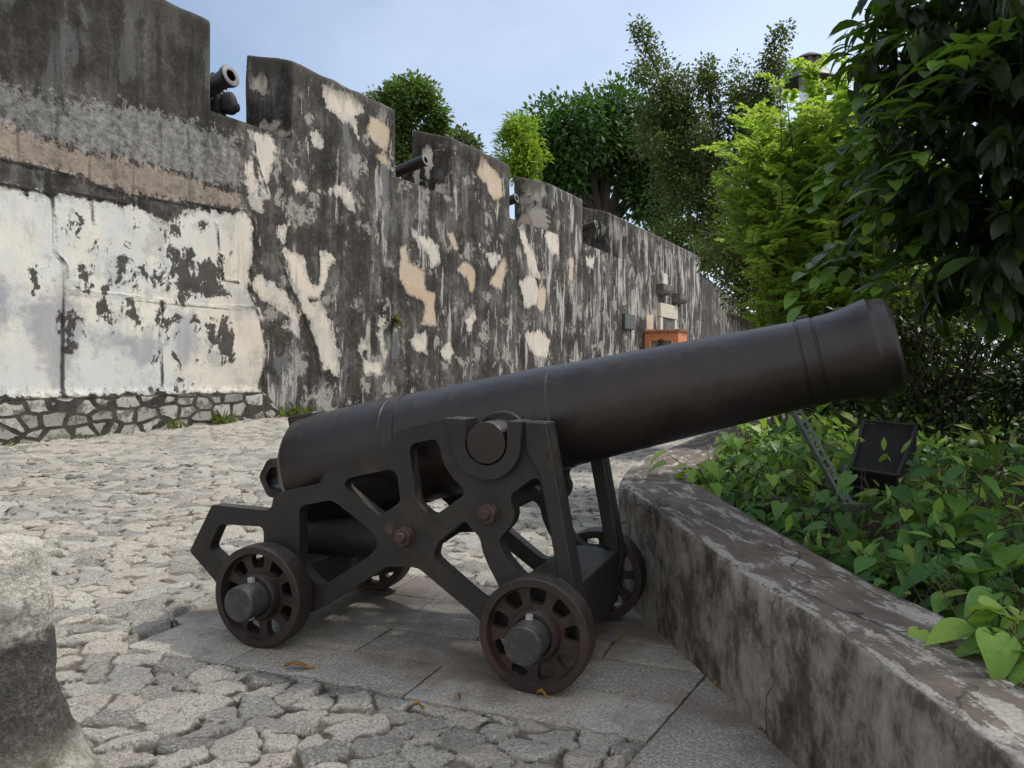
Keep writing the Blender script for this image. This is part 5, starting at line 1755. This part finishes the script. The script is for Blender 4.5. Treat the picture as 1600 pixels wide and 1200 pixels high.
# --- lower grey green tangle between the fronds and the far wall
root = empty('tangled_bush', (2.6, 12.5, .9))
tag(root, 'olive green tangled bush hanging in front of the far end of the fortress wall', 'bush')
R0 = np.array(root.location)
P, O = lobes_points([((3.55, 12.2, 3.35), (.7, .6, .5), 230), ((3.85, 12.0, 2.75), (.8, .6, .45), 260), ((3.8, 12.4, 4.0), (.8, .6, .8), 170), ((4.2, 12.0, 3.0), (1.0, .7, 1.0), 200), ((4.3, 11.8, 1.9), (.9, .7, .7), 170)], .8)
p, a, nr = clusters(P, O, 13, .20)
g = G()
for k in range(4): branchy(g, (random.uniform(.8, 1.6), random.uniform(-.3, .3), -.2), (random.uniform(-.2, .4), 0, 1), 1.0, .03, 2)
g.build('stems', M_BARK2, root)
foliage('leaves', T_DIA, p - R0, a, nr, rng.uniform(.06, .11, len(p)), 1.1, None, leaf_mat('olive_leaf', [(0, (.05, .075, .015)), (.6, (.085, .125, .022)), (1, (.16, .19, .04))], .3, .5), root)


def far_tree(name, label, base, lobes, n, leaf, wid, mat, spread, trunk, cat='tree', group=None, limbs=5, tm=T_DIA):
    root = empty(name, base)
    tag(root, label, cat, group)
    R0 = np.array(root.location)
    P, O = lobes_points(lobes, .8)
    P, O = gaps(P, O, spread * 2.2, .26 if name == 'round_tree' else .44)
    p, a, nr = clusters(P, O, n, spread)
    g = G()
    top = np.mean([l[0] for l in lobes], 0)
    tb = Vector((top[0] - base[0], top[1] - base[1], (top[2] - base[2]) * .55))
    g.tube([(0, 0, -.2), tb * .5 + Vector((0, 0, .1)), tb], [trunk, trunk * .8, trunk * .55], 8)
    for k in range(limbs):
        l = lobes[k % len(lobes)]
        e = Vector(l[0]) - Vector(base)
        m_ = tb.lerp(e, .5) + Vector((0, 0, .05 * e.length))
        g.tube([tb * .85, m_, e], [trunk * .5, trunk * .32, trunk * .12], 6)
    g.build('trunk', M_BARK, root)
    foliage('crown', tm, p - R0, a, nr, rng.uniform(leaf * .7, leaf * 1.3, len(p)), wid, np.repeat(rng.random(len(P)), n) * .65 + rng.random(len(p)) * .35, mat, root)
    return root


def lob(px, py, Y, rx, ry, n, rd=None):
    """a lobe whose centre shows at a pixel, Y metres away, half sizes in pixels"""
    c = at(px, py, Y)
    k = Y / F
    return (tuple(c), (rx * k, (rd or rx) * k, ry * k), n)


# banyan on the rampart, far behind the wall
far_tree('banyan_tree', 'large rounded deep green banyan rising behind the fortress wall in the middle distance', (4.3, 42.5, 5.0),
         [lob(905, 215, 41, 70, 55, 420), lob(960, 190, 42, 70, 50, 400), lob(1010, 230, 42, 60, 60, 350), lob(850, 205, 42, 38, 42, 220), lob(880, 270, 41, 48, 38, 230), lob(1020, 300, 42, 55, 50, 260), lob(935, 250, 43.5, 60, 50, 240), lob(840, 260, 43, 25, 40, 110), lob(1060, 260, 43, 60, 70, 240)],
         16, .30, 1.1, M_L_BANYAN, .62, .75, limbs=9)
far_tree('round_tree', 'leafy round crowned tree rising behind the second battlement block', (-3.6, 27, 5.0),
         [lob(645, 158, 26.5, 34, 28, 200), lob(600, 165, 27, 26, 17, 120), lob(620, 150, 27, 20, 16, 80), lob(672, 185, 26.5, 24, 26, 150), lob(684, 205, 26.5, 14, 12, 50), lob(625, 195, 26.5, 30, 22, 150), lob(640, 235, 26.5, 30, 26, 120), lob(655, 150, 27, 25, 20, 80), lob(600, 235, 27, 30, 30, 80)],
         18, .15, 1.2, leaf_mat('round_tree_leaf', [(0, (.045, .085, .02)), (.6, (.08, .15, .035)), (1, (.15, .22, .05))], .3, .5, (.22, .36, .04)), .30, .20, limbs=7)
far_tree('round_tree', 'small tuft of a distant tree crown just over the third battlement block', (-2.2, 34, 5.0), [lob(722, 222, 33, 24, 12, 70), lob(705, 225, 33, 16, 12, 50), lob(735, 235, 33, 14, 12, 40)], 12, .2, 1.2, M_L_SMALL, .3, .15, limbs=3)
far_tree('rampart_bush', 'bright lime green upright bush growing on the rampart behind the fourth battlement block', (.28, 25.2, 5.0),
         [lob(815, 215, 25, 32, 28, 130), lob(815, 250, 25, 34, 32, 170), lob(800, 235, 25, 20, 36, 90), lob(832, 255, 25, 18, 34, 90), lob(812, 200, 25, 18, 16, 50)], 13, .17, .75, M_L_LIME, .26, .06, cat='bush', limbs=5, tm=T_OVA)
far_tree('pale_tree', 'pale green tree top just showing over the far end of the fortress wall', (9.6, 50, 2.0),
         [lob(1055, 372, 50, 34, 26, 160), lob(1085, 385, 51, 30, 24, 120), lob(1035, 358, 52, 26, 18, 80), lob(1110, 400, 52, 40, 26, 120)], 12, .32, 1.2, leaf_mat('pale_far_leaf', [(0, (.05, .10, .03)), (.6, (.08, .15, .04)), (1, (.12, .2, .05))], .3, .55), .5, .25)

# --- shaded undergrowth behind the bed and along its far side
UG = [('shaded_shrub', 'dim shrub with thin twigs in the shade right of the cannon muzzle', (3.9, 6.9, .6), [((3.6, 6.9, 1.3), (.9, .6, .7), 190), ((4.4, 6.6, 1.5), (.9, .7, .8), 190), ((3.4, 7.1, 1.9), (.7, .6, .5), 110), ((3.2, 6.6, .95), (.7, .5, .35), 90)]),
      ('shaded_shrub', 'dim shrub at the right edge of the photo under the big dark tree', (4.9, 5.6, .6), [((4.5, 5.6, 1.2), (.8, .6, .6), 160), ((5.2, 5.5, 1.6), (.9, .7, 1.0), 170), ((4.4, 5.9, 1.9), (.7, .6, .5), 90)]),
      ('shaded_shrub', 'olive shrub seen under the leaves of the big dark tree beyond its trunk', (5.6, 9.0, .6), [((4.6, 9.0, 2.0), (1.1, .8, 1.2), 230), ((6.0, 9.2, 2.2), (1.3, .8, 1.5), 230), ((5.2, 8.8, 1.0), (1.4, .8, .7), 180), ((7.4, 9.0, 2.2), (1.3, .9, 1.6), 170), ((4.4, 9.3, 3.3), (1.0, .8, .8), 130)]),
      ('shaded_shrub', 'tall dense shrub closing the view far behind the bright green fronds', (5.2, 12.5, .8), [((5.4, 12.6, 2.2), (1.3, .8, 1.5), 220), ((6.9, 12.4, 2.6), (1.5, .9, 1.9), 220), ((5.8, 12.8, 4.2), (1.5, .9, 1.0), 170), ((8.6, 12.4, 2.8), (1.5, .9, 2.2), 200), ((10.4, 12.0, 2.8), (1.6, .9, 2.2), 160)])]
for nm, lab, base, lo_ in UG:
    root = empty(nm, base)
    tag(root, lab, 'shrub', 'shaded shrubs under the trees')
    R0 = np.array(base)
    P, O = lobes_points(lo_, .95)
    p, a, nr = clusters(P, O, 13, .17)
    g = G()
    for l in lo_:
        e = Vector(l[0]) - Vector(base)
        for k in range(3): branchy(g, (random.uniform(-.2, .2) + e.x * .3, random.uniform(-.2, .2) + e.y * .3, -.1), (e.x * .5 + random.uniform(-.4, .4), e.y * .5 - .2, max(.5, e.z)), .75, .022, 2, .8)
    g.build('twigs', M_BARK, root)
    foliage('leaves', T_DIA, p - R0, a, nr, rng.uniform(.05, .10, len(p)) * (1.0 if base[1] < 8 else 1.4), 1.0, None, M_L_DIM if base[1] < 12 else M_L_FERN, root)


# --- heart leaved plants of the bed
def bed_z(x, y): return float(np.interp(y, pk[:, 1], pk[:, 2])) - .14


def bed_plant(x, y, h, n, size, mat, lean=(0, 0), spread=.16, stems=4):
    z = bed_z(x, y)
    root = empty('leafy_plant', (x, y, z))
    g = G()
    P, A_, NN, SZ = [], [], [], []
    for k in range(stems):
        az = random.uniform(0, 2 * math.pi)
        d_ = Vector((math.cos(az) * spread + lean[0], math.sin(az) * spread + lean[1], h * random.uniform(.75, 1.1)))
        pth = [Vector((random.uniform(-.03, .03), random.uniform(-.03, .03), -.05)), d_ * .45 + Vector((0, 0, .06 * h)), d_]
        g.tube(pth, [.006, .0045, .002], 5)
        per_ = max(3, n // stems)
        for j in range(per_):
            t = .30 + .72 * (j + random.random() * .6) / per_
            q = pth[0].lerp(pth[1], t * 2) if t < .5 else pth[1].lerp(pth[2], min(1.0, t * 2 - 1))
            a2 = az + j * 2.4 + random.uniform(-.4, .4)
            rad = Vector((math.cos(a2), math.sin(a2), 0))
            pl_ = size * random.uniform(.45, 1.0)
            e = q + rad * pl_ + Vector((0, 0, pl_ * random.uniform(.15, .6)))
            g.tube([q, q.lerp(e, .5) + Vector((0, 0, .01)), e], [.0022, .0018, .0015], 4)
            P.append(e)
            A_.append(rad + Vector((0, 0, random.uniform(-.75, -.1))))
            NN.append(Vector((random.uniform(-.25, .25), random.uniform(-.35, .15), 1)) + rad * random.uniform(.2, .7))
            SZ.append(size * random.uniform(.55, 1.2))
    g.build('stems', M_STEM, root)
    foliage('leaves', T_HRT, np.array(P), np.array(A_), np.array(NN), np.array(SZ), rng.uniform(.85, 1.1, len(P)), None, mat, root)
    return root


grp = 'heart leaved plants in the bed'
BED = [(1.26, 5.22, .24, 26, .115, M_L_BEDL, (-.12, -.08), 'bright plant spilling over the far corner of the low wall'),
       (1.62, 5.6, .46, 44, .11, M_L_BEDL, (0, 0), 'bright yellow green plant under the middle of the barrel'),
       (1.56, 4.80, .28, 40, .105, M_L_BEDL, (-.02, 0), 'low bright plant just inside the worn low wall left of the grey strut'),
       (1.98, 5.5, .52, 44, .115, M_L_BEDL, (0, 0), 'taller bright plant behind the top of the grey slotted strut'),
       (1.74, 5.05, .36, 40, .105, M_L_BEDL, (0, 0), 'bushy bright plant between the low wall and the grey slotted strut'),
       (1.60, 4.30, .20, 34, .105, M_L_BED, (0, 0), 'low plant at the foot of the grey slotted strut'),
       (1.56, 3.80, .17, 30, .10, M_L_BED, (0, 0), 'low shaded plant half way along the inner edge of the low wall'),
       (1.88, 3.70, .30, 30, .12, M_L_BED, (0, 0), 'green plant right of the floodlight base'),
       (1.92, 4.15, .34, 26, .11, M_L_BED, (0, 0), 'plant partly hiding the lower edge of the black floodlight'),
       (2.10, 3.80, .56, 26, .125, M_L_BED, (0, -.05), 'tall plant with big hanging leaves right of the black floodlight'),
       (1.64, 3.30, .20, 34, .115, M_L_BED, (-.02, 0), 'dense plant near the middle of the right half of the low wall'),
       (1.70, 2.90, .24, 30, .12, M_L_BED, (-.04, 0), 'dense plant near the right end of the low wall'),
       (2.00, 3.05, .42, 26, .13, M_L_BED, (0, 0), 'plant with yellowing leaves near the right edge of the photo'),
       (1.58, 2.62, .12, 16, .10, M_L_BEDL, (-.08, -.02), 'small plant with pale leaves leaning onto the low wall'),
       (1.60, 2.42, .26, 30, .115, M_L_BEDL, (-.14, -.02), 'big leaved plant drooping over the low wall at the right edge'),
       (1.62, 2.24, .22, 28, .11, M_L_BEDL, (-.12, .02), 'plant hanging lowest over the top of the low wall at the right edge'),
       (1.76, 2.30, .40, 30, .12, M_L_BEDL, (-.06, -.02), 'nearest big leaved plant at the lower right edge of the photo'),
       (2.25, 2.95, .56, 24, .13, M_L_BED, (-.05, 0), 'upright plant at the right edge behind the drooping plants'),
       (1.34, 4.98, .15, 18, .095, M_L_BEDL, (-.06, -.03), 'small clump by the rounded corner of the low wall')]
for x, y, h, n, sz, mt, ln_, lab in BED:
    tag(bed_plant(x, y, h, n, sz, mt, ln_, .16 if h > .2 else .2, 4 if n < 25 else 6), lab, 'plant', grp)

# ground cover: the smaller leaves nobody could count
m = 9500
xs_ = rng.uniform(0, 1, m) ** .9 * 3.2
ys_ = rng.uniform(1.9, 9.5, m)
ex = np.interp(ys_, pk[:, 1], pk[:, 0]) + .50
keep_ = ~((ys_ > 3.85) & (ys_ < 5.1) & (xs_ > .22 + .1 * rng.random(m)) & (rng.random(m) < .85))
xs_, ys_, ex = xs_[keep_], ys_[keep_], ex[keep_]
m = len(xs_)
X_ = ex + xs_
Z_ = np.interp(ys_, pk[:, 1], pk[:, 2]) - .11 + rng.random(m) ** 1.7 * .30 * np.clip(xs_ * 3, .35, 1)
a = norm_(rand_dirs(m) * np.array([1, 1, .25]) + np.array([0, 0, -.2]))
nr = norm_(np.array([0, -.2, 1]) + rand_dirs(m) * .5)
o = foliage('ground_cover', T_HRT, np.stack([X_, ys_, Z_], -1), a, nr, rng.uniform(.035, .105, m), 1.0, rng.random(m) ** 1.5 * .9, M_L_BED)  # leaf tones biased dark: shade of the tree put into the colour
tag(o, kind='stuff')

m = 2600
xs_ = rng.uniform(0, 1, m) ** .9 * 3.0
ys_ = rng.uniform(1.9, 9.0, m)
ex = np.interp(ys_, pk[:, 1], pk[:, 0]) + .50
zb = np.interp(ys_, pk[:, 1], pk[:, 2]) - .10
o = foliage('ground_cover', T_OVA, np.stack([ex + xs_, ys_, zb + rng.random(m) * .34 * np.clip(xs_ * 3, .3, 1)], -1), norm_(rand_dirs(m) + np.array([0, 0, .25])), norm_(np.array([0, -.3, 1]) + rand_dirs(m) * .8), rng.uniform(.05, .13, m), rng.uniform(.6, 1.1, m), rng.random(m), M_L_BEDL)
tag(o, kind='stuff')
g = G()
for k in range(420):
    y_ = random.uniform(2.0, 7.5)
    x_ = float(np.interp(y_, pk[:, 1], pk[:, 0])) + .52 + random.random() * 1.9
    z_ = bed_z(x_, y_)
    t_ = Vector((random.uniform(-.16, .16), random.uniform(-.16, .16), random.uniform(.12, .42)))
    b_ = Vector((x_, y_, z_))
    g.tube([b_, b_ + t_ * .5 + Vector((random.uniform(-.03, .03), random.uniform(-.03, .03), 0)), b_ + t_], [.004, .003, .0012], 4)
tag(g.build('ground_cover_stems', plain('dry_stem', (.075, .06, .04), .9, .4, 30)), kind='stuff')

# weeds and dry grass along the foot of the fortress
def tuft(s, d, n, h, label, wid=.25, dry=0.0):
    b0 = wp(s, -d, 0)
    b0.z = float(ground_z(b0.x, b0.y)) - .01
    off = rng.normal(size=(n, 2)) * np.array([wid, .05])
    p = np.stack([off[:, 0] * D.x + off[:, 1] * D.y, off[:, 0] * D.y - off[:, 1] * D.x, np.zeros(n)], -1)
    a = norm_(np.array([0, 0, 1.0]) + rand_dirs(n) * .9)
    nr = rand_dirs(n)
    o = foliage('weed_tuft', T_DIA, p, a, nr, rng.uniform(.4, 1.1, n) * h, rng.uniform(.15, .5, n), np.clip(rng.random(n) * .7 + dry, 0, 1), M_GRASS)
    o.location = b0
    tag(o, kind='stuff')


tuft(5.05, .12, 170, .24, 'fresh green weed tuft at the foot of the wall just left of the cannon breech', .20)
tuft(3.35, .12, 60, .26, 'green weeds at the foot of the stone plinth nearest its right end', .10)
tuft(2.45, .12, 40, .18, 'weeds in the middle of the stone plinth', .08, .1)
tuft(1.2, .12, 60, .09, 'dry straw coloured weeds along the plinth toward the left edge', .5, .45)
tuft(.05, .10, 26, .11, 'sparse weeds at the left end of the plinth', .12, .3)
tuft(7.6, .05, 40, .16, 'thin weeds against the wall right above the breech', .2)
sp_ = wp(8.0, -.06, 2.62)
n = 70
o = foliage('wall_plant', T_DIA, rng.normal(size=(n, 3)) * np.array([.05, .02, .06]), norm_(rand_dirs(n) + np.array([.3, -.4, .1])), rand_dirs(n), rng.uniform(.07, .14, n), 1.2, None, M_GRASS)
o.location = sp_
tag(o, 'small plant rooted in the plaster half way up the fortress wall', 'plant')
